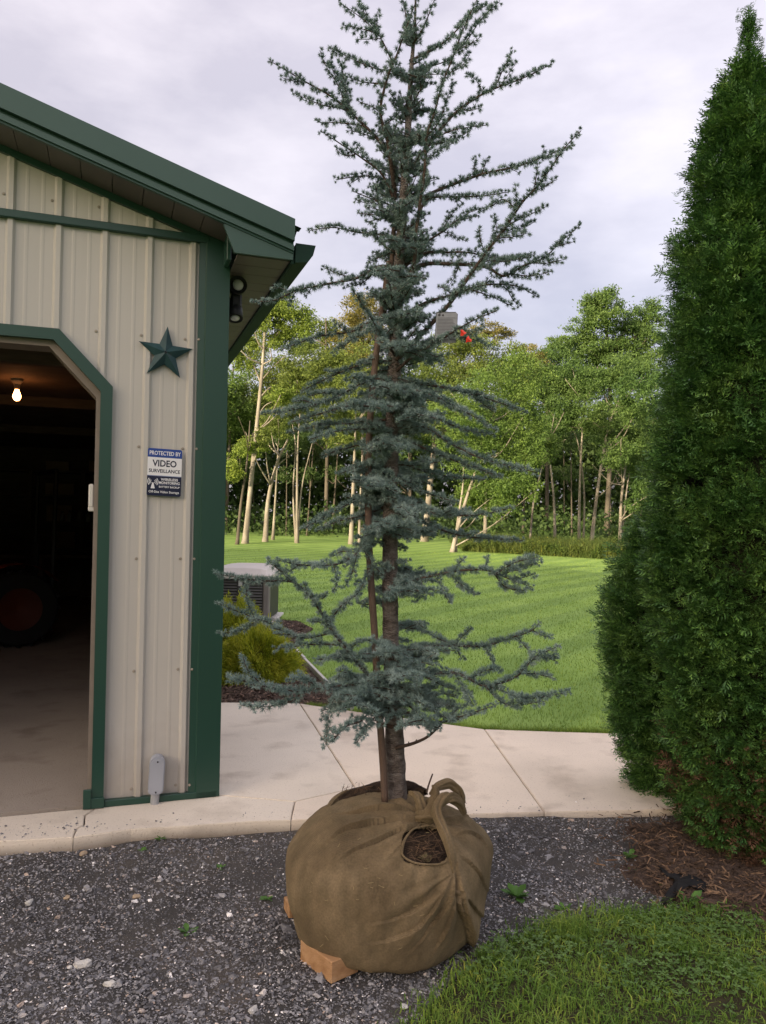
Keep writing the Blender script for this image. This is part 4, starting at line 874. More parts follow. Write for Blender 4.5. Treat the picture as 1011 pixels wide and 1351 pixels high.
# two timber blocks under the ball
def block(px_, py_, dirx, L, lab, zc):
    c = G(px_, py_, -.09); a = unit(np.array([math.cos(dirx), math.sin(dirx), 0])); b = np.array([-a[1], a[0], 0]); m = MB()
    m.box((c[0], c[1], zc), (L, .045, .041), a, b, (0, 0, 1), .003); o = m.build('timber_block', M['lumber']); setp(o, lab, 'timber', 'timber blocks under the root ball'); return o
pa, pb, pc = G(437, 1301, -.09), G(394, 1268, -.09), G(474, 1281, -.09)
def block2(A, Bq, L, W2, h, lab):
    a = unit(Bq-A); b = np.array([a[1], -a[0], 0]); b = b if b@np.array([1., .3, 0]) > 0 else -b; c = A+a*L/2+b*W2/2; m = MB()
    m.box((c[0], c[1], float(gz(c[0], c[1]))+h/2+.002), (L/2, W2/2, h/2), a, b, (0, 0, 1), .003); o = m.build('timber_block', M['lumber']); setp(o, lab, 'timber', 'timber blocks under the root ball')
block2(pa, pb, .19, .12, .076, 'larger orange sawn timber block jutting from under the burlap ball')
qa, qb = G(381, 1213, -.09), G(376, 1203, -.09)
block2(qa, qb, .09, .2, .05, 'corner of a timber block peeping out left behind the burlap ball')

# ------------------------------------------------------------------ cedar
YT = 3.09
TRK = [(525, 1072), (523, 1040), (521, 985), (519, 920), (516, 850), (515, 780), (515, 700), (516, 620), (519, 540), (521, 470), (524, 400), (529, 320), (534, 240), (539, 160), (543, 90), (547, 40), (549, -10)]
TR_ = [.045, .040, .037, .034, .031, .030, .0295, .029, .0275, .026, .024, .0195, .0155, .012, .0085, .0062, .003]
cd_ = thing('cedar_tree', tuple(D(523, 1050, YT)), 'tall blue-green cedar with irregular needled branches, planted in the burlap ball', 'tree')
TP_ = smoothline([D(x, y, YT+.02*math.sin(i*.9)) for i, (x, y) in enumerate(TRK)], 8); tr_t = np.interp(np.linspace(0, 1, len(TP_)), np.linspace(0, 1, len(TR_)), TR_)
V, k = tube_v(TP_, tr_t, 18); a = np.tile(np.arange(18), k); zz_ = V[:, 2]; C = np.repeat(TP_, 18, 0)
V = C+(V-C)*(1+.035*np.sin(zz_*70)+.03*np.sin(a*2.1+zz_*9)+.06*np.exp(-((np.mod(zz_, .23)-.1)/.015)**2))[:, None]
mb = MB(); mb.grid(V, k, 18, False, True); mb.build('trunk', M['bark'], cd_, True)
def trunk_at(z): i = np.argmin(np.abs(TP_[:, 2]-z)); return TP_[i]
LIMBS = [  # main line from the trunk outwards, depth of the tip (- towards the viewer), side shoots
 ([(541, 225), (565, 192), (590, 160), (612, 140), (645, 120), (690, 103), (729, 84)], .10, [[(652, 113), (664, 92), (677, 66)], [(660, 112), (682, 82)], [(605, 143), (620, 146), (636, 141)], [(575, 180), (605, 170), (641, 165)], [(568, 190), (595, 185), (622, 172)], [(640, 120), (628, 105), (615, 100)]], 0),
 ([(520, 250), (512, 188), (502, 148), (511, 104), (523, 74), (538, 32), (551, -4)], -.16, [[(519, 85), (508, 60), (497, 42), (475, 22), (447, 2)], [(497, 42), (483, 20), (473, 2)], [(500, 46), (478, 38), (453, 33)], [(497, 53), (472, 52)], [(515, 93), (495, 90), (470, 80), (434, 62)], [(510, 112), (480, 108), (456, 100)], [(497, 40), (498, 15)], [(505, 150), (490, 140), (472, 133)], [(507, 165), (525, 150), (531, 130)]], 0),
 ([(528, 400), (546, 348), (550, 300), (561, 220), (563, 180), (573, 150), (584, 110), (598, 75), (613, 35), (630, -2)], -.20, [[(601, 72), (615, 55), (636, 24), (659, 2)], [(604, 70), (620, 58), (634, 49)], [(563, 180), (580, 160), (590, 130), (600, 108)], [(590, 100), (608, 88), (620, 72)], [(560, 215), (585, 195), (600, 188)]], 0),
 ([(541, 80), (570, 66), (595, 48), (618, 22), (643, 6)], .1, [], 0), ([(541, 97), (570, 87), (598, 78)], .1, [], 0), ([(543, 60), (558, 38), (573, 0)], -.05, [], 0), ([(545, 40), (536, 20), (532, 0)], .02, [], 0),
 ([(521, 262), (518, 213), (498, 183), (473, 158), (440, 129), (400, 106), (356, 80)], .10, [[(402, 110), (388, 107), (372, 102)], [(470, 155), (450, 143), (424, 138), (386, 122)], [(458, 138), (446, 112), (432, 90), (422, 66)], [(463, 142), (455, 115), (440, 95), (437, 73)], [(466, 146), (455, 105), (448, 77)], [(480, 165), (450, 162), (418, 161)], [(500, 185), (478, 176), (460, 172)]], 0),
 ([(523, 272), (505, 231), (480, 210), (450, 190), (424, 173)], -.10, [[(470, 203), (455, 205), (443, 197)], [(490, 217), (480, 205), (470, 190)]], 0),
 ([(524, 285), (515, 245), (485, 232), (443, 237)], .06, [[(480, 233), (462, 242)]], 0), ([(526, 300), (515, 272), (490, 262), (466, 252)], -.08, [[(500, 265), (485, 268), (470, 263)]], 0), ([(528, 310), (510, 287), (473, 281)], .05, [], 0),
 ([(528, 335), (510, 312), (470, 306), (440, 300), (408, 304)], .08, [], 1),
 ([(552, 285), (565, 262), (600, 260), (640, 258), (671, 253)], .0, [[(600, 260), (612, 268)]], 1), ([(556, 262), (580, 250), (635, 230), (680, 220), (715, 208), (756, 191)], .12, [[(623, 234), (626, 218), (629, 206)], [(636, 230), (641, 215), (643, 208)], [(675, 222), (685, 228)], [(715, 208), (718, 195)]], 1),
 ([(523, 475), (560, 437), (589, 406), (612, 375), (640, 335), (665, 303), (690, 266), (708, 247), (725, 224), (745, 195), (767, 172)], -.22, [[(700, 252), (717, 247), (734, 237)], [(705, 248), (708, 230), (710, 215)], [(668, 298), (695, 285), (722, 272)], [(660, 307), (685, 303), (705, 293)], [(655, 314), (675, 313), (698, 307)], [(683, 274), (681, 260), (681, 245)], [(683, 276), (665, 263), (648, 272), (620, 280), (592, 298)], [(652, 316), (655, 300), (652, 285)], [(640, 335), (634, 315), (633, 300)], [(620, 362), (640, 345), (665, 345), (700, 339)], [(600, 392), (585, 380), (578, 378)], [(600, 392), (625, 378), (640, 380)]], 1),
 ([(532, 350), (560, 322), (585, 305), (605, 292), (632, 284)], .1, [[(580, 308), (595, 285), (605, 272)], [(585, 306), (600, 312), (615, 318)]], 1),
 ([(533, 352), (560, 334), (590, 333), (618, 333), (660, 341), (705, 336)], .06, [[(600, 333), (608, 345)]], 1),
 ([(530, 372), (555, 350), (590, 348), (640, 352), (665, 364), (692, 350), (718, 340), (738, 321), (767, 296)], .0, [[(700, 347), (722, 347), (746, 342)], [(672, 361), (700, 364), (728, 358)], [(735, 324), (757, 319)], [(640, 352), (655, 345), (680, 342)], [(610, 349), (600, 365), (592, 378)]], 1),
 ([(526, 420), (560, 400), (600, 388), (640, 376), (680, 377), (709, 391)], .10, [[(665, 377), (675, 392), (684, 404)], [(620, 383), (650, 392), (678, 405)], [(640, 376), (650, 365)]], 1),
 ([(523, 490), (545, 470), (585, 446), (620, 425), (657, 409)], -.28, [[(590, 444), (625, 448), (655, 462)], [(600, 438), (622, 440), (637, 430)], [(560, 461), (575, 470), (590, 470)]], 1),
 ([(525, 365), (505, 351), (470, 367), (430, 375), (395, 382), (362, 396), (333, 398)], -.12, [[(470, 368), (450, 362), (427, 353)], [(385, 386), (372, 380), (360, 380)], [(400, 380), (388, 388), (384, 402)], [(412, 378), (404, 390)], [(500, 352), (480, 372), (455, 380)]], 1),
 ([(522, 435), (500, 420), (465, 437), (420, 444), (372, 461)], .12, [[(455, 438), (440, 424)], [(480, 428), (460, 452), (440, 466)]], 1), ([(522, 470), (505, 445), (485, 412), (466, 383)], -.32, [[(500, 436), (480, 440), (460, 450)], [(505, 445), (520, 430), (535, 420)]], 1),
 ([(520, 480), (495, 475), (460, 487), (430, 500), (397, 516)], .10, [[(450, 491), (430, 490)]], 2), ([(520, 515), (500, 500), (470, 510), (430, 530), (390, 540), (347, 547)], -.18, [[(450, 520), (430, 518), (408, 522)], [(420, 534), (400, 528), (388, 530)], [(480, 506), (465, 497)]], 2),
 ([(519, 530), (490, 526), (450, 538), (415, 548), (384, 557)], .16, [], 2), ([(519, 552), (480, 558), (430, 560), (381, 571)], .05, [[(440, 560), (425, 568), (412, 577)]], 2), ([(518, 570), (490, 566), (450, 568), (411, 579)], -.22, [], 2), ([(518, 585), (490, 584), (455, 592), (426, 601)], .15, [], 2), ([(517, 605), (485, 612), (446, 626)], -.12, [[(475, 615), (462, 608)]], 2),
 ([(516, 640), (490, 652), (450, 670), (400, 698)], -.14, [[(470, 660), (455, 655)]], 2), ([(516, 665), (480, 680), (445, 688), (419, 701)], .05, [], 2), ([(516, 650), (495, 662), (478, 668)], .3, [], 2),
 ([(521, 500), (545, 505), (590, 512), (650, 528), (695, 545)], .06, [[(620, 519), (640, 535), (650, 543)]], 2), ([(521, 510), (560, 518), (610, 541), (655, 568)], -.16, [[(600, 535), (620, 545)]], 2), ([(520, 530), (570, 548), (610, 566), (652, 573)], .16, [], 2), ([(520, 550), (560, 563), (600, 588), (640, 606), (710, 624)], -.14, [[(640, 606), (652, 600)], [(600, 588), (615, 585)]], 2), ([(519, 572), (570, 596), (620, 615), (662, 629)], .02, [], 2), ([(518, 605), (555, 620), (600, 630), (640, 633)], .15, [], 2), ([(517, 632), (555, 648), (603, 663)], -.05, [], 2), ([(517, 655), (560, 674), (620, 680), (676, 670)], -.16, [[(600, 679), (620, 672)]], 2), ([(516, 675), (560, 690), (610, 707), (690, 713)], .12, [[(610, 707), (630, 703)]], 2),
 ([(516, 685), (495, 706), (460, 738), (430, 746), (395, 745), (366, 739)], -.26, [[(470, 730), (450, 728), (438, 735)], [(395, 745), (375, 755), (353, 738)], [(440, 744), (445, 765), (440, 780)], [(470, 730), (465, 755), (455, 775)], [(480, 720), (490, 745), (478, 770), (470, 790)]], 3),
 ([(518, 925), (492, 897), (458, 858), (433, 823), (411, 789), (386, 768), (340, 766), (284, 757)], -.24, [[(386, 768), (368, 752), (352, 740)], [(455, 855), (420, 850), (362, 856)], [(440, 832), (400, 842), (368, 830), (345, 818), (318, 832), (290, 836)], [(345, 818), (328, 812), (286, 796)], [(335, 818), (327, 795), (325, 770)], [(433, 823), (450, 800), (470, 785), (480, 770)], [(440, 832), (425, 822), (408, 820)], [(458, 858), (480, 845), (500, 850)], [(411, 789), (425, 790), (432, 783)], [(480, 885), (465, 870), (440, 868), (415, 872)]], 3),
 ([(518, 930), (490, 905), (450, 905), (420, 908), (398, 913), (365, 908), (330, 903)], -.30, [[(398, 913), (385, 925), (355, 932), (318, 931)], [(345, 904), (328, 885), (320, 865)], [(335, 903), (318, 897), (300, 893)], [(420, 908), (405, 898), (378, 896)], [(450, 905), (440, 925), (434, 945), (430, 986)], [(480, 905), (465, 890), (445, 885)]], 3),
 ([(518, 935), (500, 925), (478, 950), (458, 958), (438, 978)], -.34, [[(478, 950), (465, 945)]], 3), ([(518, 935), (505, 935), (488, 955), (470, 981)], -.30, [], 3),
 ([(517, 780), (550, 765), (600, 754), (640, 752), (670, 763), (703, 775)], -.20, [[(640, 750), (645, 734)], [(655, 753), (680, 742), (712, 735)], [(660, 758), (690, 748), (714, 742)], [(675, 765), (690, 762), (706, 757)], [(650, 760), (668, 775), (695, 779)], [(575, 765), (585, 780), (593, 795)], [(595, 762), (612, 775), (630, 785)], [(600, 754), (607, 742), (613, 737)], [(560, 764), (555, 785), (548, 795)]], 3),
 ([(518, 860), (560, 853), (600, 852), (640, 852), (672, 842), (700, 833), (712, 822)], .06, [[(680, 840), (693, 853), (702, 861)], [(600, 850), (570, 838), (550, 820)], [(600, 848), (612, 838), (622, 828)], [(603, 855), (610, 870)], [(704, 832), (715, 838), (728, 841)], [(640, 852), (650, 872), (660, 885)]], 3),
 ([(519, 895), (545, 880), (575, 862)], -.10, [], 3),
 ([(519, 890), (560, 890), (600, 888), (640, 905), (665, 900), (688, 888), (705, 868), (738, 852)], -.18, [[(690, 888), (710, 890), (731, 895)], [(650, 905), (690, 921), (725, 918), (752, 913)], [(640, 908), (670, 930), (720, 925)], [(620, 895), (640, 885), (660, 883)], [(700, 872), (718, 868), (734, 872)], [(560, 890), (585, 905), (620, 915)], [(600, 888), (610, 905), (625, 930)]], 3),
 ([(520, 930), (545, 918), (572, 935), (592, 948), (625, 940), (655, 930)], -.16, [[(592, 946), (605, 935), (620, 930)], [(560, 925), (580, 915), (600, 920)]], 3),
]
BARE = [([(522, 987), (545, 981), (563, 973), (575, 963), (583, 955)], -.05), ([(521, 958), (545, 955), (575, 953), (600, 950), (632, 940)], -.08)]
for py_, L, dz in ((300, .10, -1), (345, .14, -1), (392, .2, -1), (430, .2, -1), (468, .22, -1), (520, .2, -1), (545, .26, -1), (553, .24, -1), (585, .2, -1), (640, .2, -1), (672, .26, -1), (690, .26, -1), (700, .2, -1), (770, .2, -1), (850, .22, -1), (878, .28, -1), (892, .3, -1), (908, .3, -1), (925, .26, -1),
                   (330, .2, 1), (390, .25, 1), (450, .3, 1), (500, .35, 1), (540, .35, 1), (580, .35, 1), (620, .35, 1), (660, .35, 1), (700, .35, 1), (760, .35, 1), (830, .35, 1), (880, .4, 1), (910, .4, 1), (240, .15, 1), (180, .12, 1), (200, .10, -1), (140, .09, 1), (120, .08, -1)):
    x0 = np.interp(py_, [r_[1] for r_ in TRK[::-1]], [r_[0] for r_ in TRK[::-1]]); sd_ = rng.uniform(-45, 45)
    LIMBS.append(('front', py_, x0, L, dz, sd_))
for q in range(170):
    py_ = 40+680*rng.random()**.85; x0 = np.interp(py_, [r_[1] for r_ in TRK[::-1]], [r_[0] for r_ in TRK[::-1]])
    LIMBS.append(('spur', py_, x0, np.interp(py_, [40, 200, 450, 720], [.05, .10, .16, .15])*rng.uniform(.6, 1.25), rng.uniform(0, 2*math.pi), 0))
for q in range(46):
    py_ = rng.choice([rng.uniform(735, 800), rng.uniform(840, 935)]); x0 = np.interp(py_, [r_[1] for r_ in TRK[::-1]], [r_[0] for r_ in TRK[::-1]])
    LIMBS.append(('spur', py_, x0, (.10 if py_ < 810 else .20)*rng.uniform(.6, 1.3), rng.uniform(0, 2*math.pi), 0))
def along(P, step):
    P = np.asarray(P); s = np.concatenate([[0], np.cumsum(np.linalg.norm(np.diff(P, axis=0), axis=1))]); n = max(2, int(s[-1]/step)); q = np.linspace(0, s[-1], n)
    pts = np.stack([np.interp(q, s, P[:, k]) for k in range(3)], 1); T = unit(np.gradient(pts, axis=0)); return pts, T, q/s[-1], s[-1]
def needles(P, A, L, K, wd):
    n = len(P); d = unit(A[:, None, :]*.75+rng.normal(0, .62, (n, K, 3))); ln = L[:, None]*rng.uniform(.75, 1.15, (n, K)); s = unit(np.cross(d, rng.normal(0, 1, (n, K, 3))))*wd
    p = np.broadcast_to(P[:, None, :], d.shape)
    V = np.stack([p+d*.001-s, p+d*.001+s, p+d*ln[..., None]], 2); return V.reshape(-1, 3), np.arange(n*K*3).reshape(-1, 3)
def make_limb(spec):
    lines = []                                         # (points, r0, r1)
    if spec[0] == 'spur':
        _, y0, x0, L, az, _ = spec; a = D(x0, y0, YT); zone = 0 if y0 < 330 else (1 if y0 < 440 else 2); up_ = np.interp(y0, [40, 350, 500, 720], [.7, .45, .05, -.15])+rng.normal(0, .12)
        b = a+L*np.array([math.cos(az), math.sin(az), up_]); lines.append((smoothline([a, (a+b)/2+np.array([0, 0, -.01]), b], 5), .004, .0014))
        for q in range(2): p = a+(b-a)*rng.uniform(.3, .8); az2 = az+rng.choice([-1, 1])*rng.uniform(.6, 1.1); e = p+L*.45*np.array([math.cos(az2), math.sin(az2), up_]); lines.append((smoothline([p, (p+e)/2+np.array([0, 0, .003]), e], 4), .0024, .0011))
    elif spec[0] == 'front':
        _, y0, x0, L, dz, sd_ = spec; a = D(x0, y0, YT); zone = 0 if y0 < 400 else (2 if y0 < 720 else 3)
        b = a+np.array([sd_*.003*L/.2, dz*L, L*(.25 if y0 < 420 else -.12+.1*rng.random())]); c = (a+b)/2+np.array([0, 0, .02]); lines.append((smoothline([a, c, b], 6), .0055, .0015))
        for q in range(5):
            t = rng.uniform(.35, .9); p = a+(b-a)*t; e = p+np.array([rng.choice([-1, 1])*rng.uniform(.05, .11), dz*rng.uniform(.0, .06), rng.uniform(-.03, .02)]); lines.append((smoothline([p, (p+e)/2+np.array([0, 0, .005]), e], 4), .003, .0012))
    else:
        pts, dz, subs, zone = spec; n = len(pts); lens = np.concatenate([[0], np.cumsum([math.dist(pts[i], pts[i+1]) for i in range(n-1)])]); t = lens/lens[-1]
        main = smoothline([D(x, y, YT+dz*1.15*tt**.8) for (x, y), tt in zip(pts, t)], 6); Lm = lens[-1]*.003; r0 = np.clip(.003+.0085*Lm, .0035, .0098)
        lines.append((main, r0, .0015)); mp = np.stack(proj(main), 1); drawn = [(main, mp)]
        for sb in subs:
            best = None
            for ln, lp_ in drawn:
                dd_ = np.hypot(lp_[:, 0]-sb[0][0], lp_[:, 1]-sb[0][1]); i = int(np.argmin(dd_))
                if best is None or dd_[i] < best[0]: best = (dd_[i], ln[i])
            P0 = best[1]; Y0 = P0[1]; dl = rng.uniform(-.5, .5); tot = sum(math.dist(sb[i], sb[i+1]) for i in range(len(sb)-1)); acc = 0; pp = [P0]
            for i in range(1, len(sb)): acc += math.dist(sb[i-1], sb[i]); pp.append(D(*sb[i], Y0+dl*acc*.003))
            ln = smoothline(pp, 6); lines.append((ln, .0032 if tot > 50 else .0024, .0011)); drawn.append((ln, np.stack(proj(ln), 1)))
    # short lateral shoots, mostly level, before and behind the limb
    extra = []
    for ln, ra, rb_ in lines:
        P, T, t, L = along(ln, .030 if zone >= 2 else .038)
        for p, tt, q in zip(P, T, t):
            if q < .22 or q > .93 or rng.random() < (.2 if zone >= 2 else .3): continue
            sdv = unit(np.cross(tt, EZ)); d = unit(tt*.7+sdv*rng.choice([-1, 1])*rng.uniform(.6, 1.3)+EZ*rng.uniform(-.3, .35)); l = rng.uniform(.02, .075 if zone >= 2 else .04)*(1.1-q*.6); extra.append((np.array([p, p+d*l*.5+EZ*.002, p+d*l]), .002, .001))
    m = MB()
    for ln, ra, rb_ in lines+extra:
        k = len(ln); tt = np.linspace(0, 1, k); m.tube(ln, ra+(rb_-ra)*tt**.8, 6 if ra > .003 else 4, cap=False)
    o = m.build('branch', M['twig'], cd_, True)
    PP = []; AA = []; LL = []
    for li, (ln, ra, rb_) in enumerate(lines+extra):
        stp = [.0135, .0135, .0105, .0105][zone]; P, T, t, L = along(ln, stp)
        t0 = .12 if (li == 0) else 0
        ok = (t > t0) | (rng.random(len(t)) < .25)
        if li == 0 and zone == 0: ok &= rng.random(len(t)) > .12
        P, T, t = P[ok], T[ok], t[ok]
        for rep in range(2):
            rv = rng.normal(0, 1, P.shape)+EZ*.55; A = rv-T*np.sum(rv*T, 1, keepdims=True); A = unit(unit(A)+T*.25)
            PP.append(P+A*(.002+.007*rng.random((len(P), 1)))); AA.append(A); tipf = np.where(t > .9, .72, 1.); LL.append((.0185 if zone < 2 else .0195)*tipf*rng.uniform(.8, 1.15, len(P)))
    V, F = needles(np.concatenate(PP), np.concatenate(AA), np.concatenate(LL), 42 if zone < 2 else 32, .00115)
    add('needles', mesh_np('needles', V, F, M['needle']), o); return len(F)
tot = sum(make_limb(s) for s in LIMBS)

for pts, dz in BARE:
    n = len(pts); main = smoothline([D(x, y, YT-.02+dz*i/(n-1)) for i, (x, y) in enumerate(pts)], 6); m = MB(); m.tube(main, np.linspace(.0072, .0032, len(main)), 8)
    P, T, t, L = along(main, .022)
    for p, q in zip(P, t):
        if .15 < q < .95 and rng.random() < .7: m.tube([p, p+np.array([rng.normal(0, .004), rng.normal(0, .004), .012])], [.0028, .002], 5)
    m.build('bare_branch', M['twig'], cd_, True)
m = MB(); m.lathe(trunk_at(.72)+np.array([0, 0, -.01]), [(.039, -.004), (.0405, 0), (.0405, .008), (.039, .012)], 18, cap=False); m.build('tie', M['twig'], cd_)

# stake tied beside the trunk
sk_ = thing('support_stake', tuple(D(506, 1050, YT-.02)), 'reddish brown wooden stake running up left of the cedar trunk', 'stake')
P = smoothline([D(508, 1058, YT-.05), D(505, 1000, YT-.04), D(500, 930, YT-.03), D(494, 830, YT-.05), D(488, 740, YT-.05), D(486, 660, YT-.04), D(487, 580, YT-.04), D(493, 500, YT-.03), D(500, 440, YT-.02), D(507, 390, YT-.01), D(513, 345, YT)], 6)
m = MB(); m.tube(P, np.interp(np.linspace(0, 1, len(P)), [0, .1, .7, 1], [.0135, .0145, .0135, .010]), 10); m.build('pole', M['stake'], sk_, True)
P = smoothline([D(507, 415, YT+.01), D(512, 385, YT+.01), D(517, 345, YT+.01), D(520, 300, YT+.015)], 6); m = MB(); m.tube(P, [.009]*len(P), 8); m.build('splint', M['stake'], sk_, True)

# nursery tag and ribbon
tg = thing('plant_tag', tuple(D(590, 412, 2.93)), 'grey rectangular nursery tag hanging in the cedar', 'tag')
o_ = D(589, 432, 2.93); ux = unit(np.array([.98, -.15, -.02])); uz = unit(np.array([.05, .12, 1.])); un = unit(np.cross(ux, uz))
hw, hh = .0405, .060
m = MB(); m.prism([o_-ux*hw-uz*hh, o_+ux*hw-uz*hh, o_+ux*hw+uz*(hh-.008), o_+ux*(hw-.008)+uz*hh, o_-ux*hw+uz*hh], un*.0012); m.build('card', M['tag'], tg)
m = MB()
sgn = -1 if un[1] > 0 else 1
f_ = o_+(un*(-.0006) if un[1] > 0 else un*.0018)
def strip(a, b, c, d): m.prism([f_+ux*a+uz*c, f_+ux*b+uz*c, f_+ux*b+uz*d, f_+ux*a+uz*d], un*.0003)
strip(-hw, hw-.008, hh-.002, hh); strip(hw-.0016, hw, -hh, hh-.008); strip(-hw, -hw+.0012, -hh, hh)
m.build('border', M['tag_ink'], tg)
m = MB(); 
for i in range(16): strip(-hw+.006, hw-.006-rng.uniform(0, .012), .036-i*.0056, .0374-i*.0056)
m.build('fine_print', plain('tag_print', (.09, .09, .10), .6), tg)
m = MB(); m.lathe(f_-ux*(hw-.012)+uz*(hh-.012), [(.005, 0), (.005, .0006)], 10, ux, uz, un); m.lathe(f_-ux*(hw-.026)+uz*(hh-.013), [(.004, 0), (.004, .0006)], 10, ux, uz, un); m.build('eyelet', M['tag_ink'], tg)
m = MB(); m.tube(smoothline([o_-ux*(hw-.012)+uz*(hh-.012), o_-ux*.02+uz*(hh+.02)+un*.01, D(584, 404, 2.97)], 4), [.001]*9, 5); m.build('tie', M['black'], tg)
rbn = thing('ribbon', tuple(D(614, 440, 2.75)), 'small bright red ribbon tied to the cedar beside the tag', 'ribbon')
for cx, cy, s in ((611, 439, .0105), (618.5, 448, .0105)):
    c = D(cx, cy, 2.74); a = np.linspace(0, 2*math.pi, 9)[:-1]; m = MB(); rr = s*(1+.28*np.sin(a*3+cx)); ring = np.stack([c[0]+rr*np.cos(a), c[1]+.006*np.sin(a*2), c[2]+rr*np.sin(a)*1.05], 1); V = np.vstack([ring, c+np.array([0, -.007, 0]), c+np.array([0, .004, 0])]); F = [(i, (i+1) % 8, 8) for i in range(8)]+[((i+1) % 8, i, 9) for i in range(8)]; m.add(V, F); m.build('bow', M['ribbon'], rbn)
# ================================================================== arborvitae
def sprays(P, Nrm, size, mats_pick=None, K=7):
    """flat fans of scale leaves: P anchor, Nrm outward direction"""
    n = len(P); up = np.array([0, 0, 1.]); ax = unit(Nrm*.8+up*rng.uniform(-.35, .75, (n, 1))+rng.normal(0, .3, (n, 3)))
    sd_ = unit(np.cross(ax, up*1.+rng.normal(0, .45, (n, 3)))); V = []
    ax2 = ax+np.array([0, 0, -.10])
    for k in range(K):                                   # leaflets set alternately along a short stem
        t = (k+.6)/K; side = (1 if k % 2 else -1); last = k == K-1
        b = P+ax*(size*t*.8)[:, None]; d = unit(ax*.8+(0 if last else side*.62)*sd_+rng.normal(0, .12, (n, 3))+np.array([0, 0, -.15])); l = size*(.62-.30*t)*rng.uniform(.75, 1.2, n)
        wv = unit(np.cross(d, np.cross(ax, sd_)))*(size*.085)[:, None]
        V.append(np.stack([b-wv*.7, b+d*(l*.55)[:, None]+wv, b+d*l[:, None]], 1))
    V = np.stack(V, 1).reshape(-1, 3); return V, np.arange(len(V)).reshape(-1, 3)
def arborvitae(label, base, prof_z, prof_r, ncl, per, seed, dead=0., lean=0.):
    r = np.random.default_rng(seed); e = thing('arborvitae', tuple(base), label, 'tree', 'arborvitae at the right'); b = np.array(base); H = prof_z[-1]
    zs = np.linspace(.02, H, 28); a = np.arange(28)*2*math.pi/28
    def rad(z, an): return np.interp(z, prof_z, prof_r)*(1+.05*np.sin(an*3+z*2.3+seed)+.04*np.sin(an*5-z*4.1)+.04*np.sin(an*2+z*7.))
    V = []
    for z in zs: R_ = np.maximum(rad(z, a)*.80-.03, .008); V.append(np.stack([b[0]+lean*z/H+R_*np.cos(a), b[1]+R_*np.sin(a), np.full(28, b[2]+z*.985)], 1))
    m = MB(); m.grid(np.concatenate(V), 28, 28, False, True); m.build('dark_core', M['arb_core'], e, True)  # solid dark core added to stop light coming through the crown
    m = MB(); m.tube([b+np.array([0, 0, -.05]), b+np.array([0, 0, .4]), b+np.array([lean*.9, 0, H*.9])], [.07, .05, .01], 8); m.build('trunk', M['trunk_dark'], e)
    # clumps over the surface, denser low where the girth is larger
    w_ = np.interp(np.linspace(0, H, 200), prof_z, prof_r)+.04; cdf = np.cumsum(w_)/w_.sum(); z = np.interp(r.random(ncl), cdf, np.linspace(0, H, 200)); an = r.random(ncl)*2*math.pi
    keep = np.cos(an-math.atan2(-b[1], -b[0])) > -.45; z, an = z[keep], an[keep]; ncl = len(z)
    PP = []; NN = []; SZ = []; DD = []
    out_ = r.normal(.0, .034, ncl)*np.clip(np.interp(z, prof_z, prof_r)/.3, .15, 1); tl = r.normal(0, .12, ncl)
    for i in range(ncl):
        k = per; n0 = np.array([math.cos(an[i]), math.sin(an[i]), .25]); R_ = float(rad(z[i], an[i])); c = b+np.array([lean*z[i]/H+R_*math.cos(an[i]), R_*math.sin(an[i]), z[i]])+n0*out_[i]
        u_ = np.array([-math.sin(an[i]), math.cos(an[i]), 0]); kk = min(1., R_/.22+.1); o1 = r.normal(0, .06*kk, k); o2 = r.normal(0, .020, k); o3 = r.uniform(-.09, .0, k)
        PP.append(c+np.outer(o1, u_+np.array([0, 0, tl[i]]))+np.outer(o2, [0, 0, 1.])+np.outer(o3, n0)); NN.append(np.broadcast_to(n0, (k, 3))+r.normal(0, .15, (k, 3))+np.outer(o1*4, u_)); sc_ = .060*(.6 if z[i] > H*.93 else 1); SZ.append(sc_*r.uniform(.7, 1.3, k)); DD.append(np.full(k, r.random() < dead*max(0, 1-z[i]/.62)))
    PP, NN, SZ, DD = np.concatenate(PP), unit(np.concatenate(NN)), np.concatenate(SZ), np.concatenate(DD)
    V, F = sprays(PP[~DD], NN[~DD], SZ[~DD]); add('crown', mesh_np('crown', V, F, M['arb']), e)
    if DD.any(): V, F = sprays(PP[DD], NN[DD], SZ[DD]); o = add('dead_foliage', mesh_np('dead_foliage', V, F, M['arb_dead']), e); o['label'] = 'brown dead foliage low on the evergreen'
    # wispy leader
    P = b+np.array([lean/H, 0, 1.])*r.uniform(H*.93, H+.0, 60)[:, None]+r.normal(0, .010, (60, 3)); V, F = sprays(P, np.tile([[0, 0, 1.]], (60, 1))+r.normal(0, .3, (60, 3)), np.full(60, .05), K=5); add('leader', mesh_np('leader', V, F, M['arb']), e)
    return e
YA = 4.06; ab = D(1000, 1110, YA); ab = np.array([ab[0], YA, -.07])
ypx = np.array([1110, 1040, 960, 900, 820, 740, 660, 560, 450, 380, 300, 220, 130, 90, 40, 16]); xl = np.array([905, 892, 878, 872, 862, 855, 858, 868, 884, 893, 912, 920, 950, 968, 982, 989])
zpr = np.array([D(1000, y, YA)[2]+.07 for y in ypx]); cx0 = np.array([D(x, y, YA)[0] for x, y in zip(xl, ypx)]); cxa = ab[0]-.0*zpr
LEAN = D(988, 16, YA)[0]-ab[0]; rpr = np.maximum(.012, (ab[0]+LEAN*zpr/zpr[-1]-cx0)*.93-.03*np.clip(zpr[::-1]/zpr[-1]*1.2-.1, 0, 1)); rpr[-1] = .01; zpr[0] = 0
arborvitae('tall dark green arborvitae filling the right edge', ab, zpr, rpr, 3000, 27, 3, dead=.5, lean=LEAN)
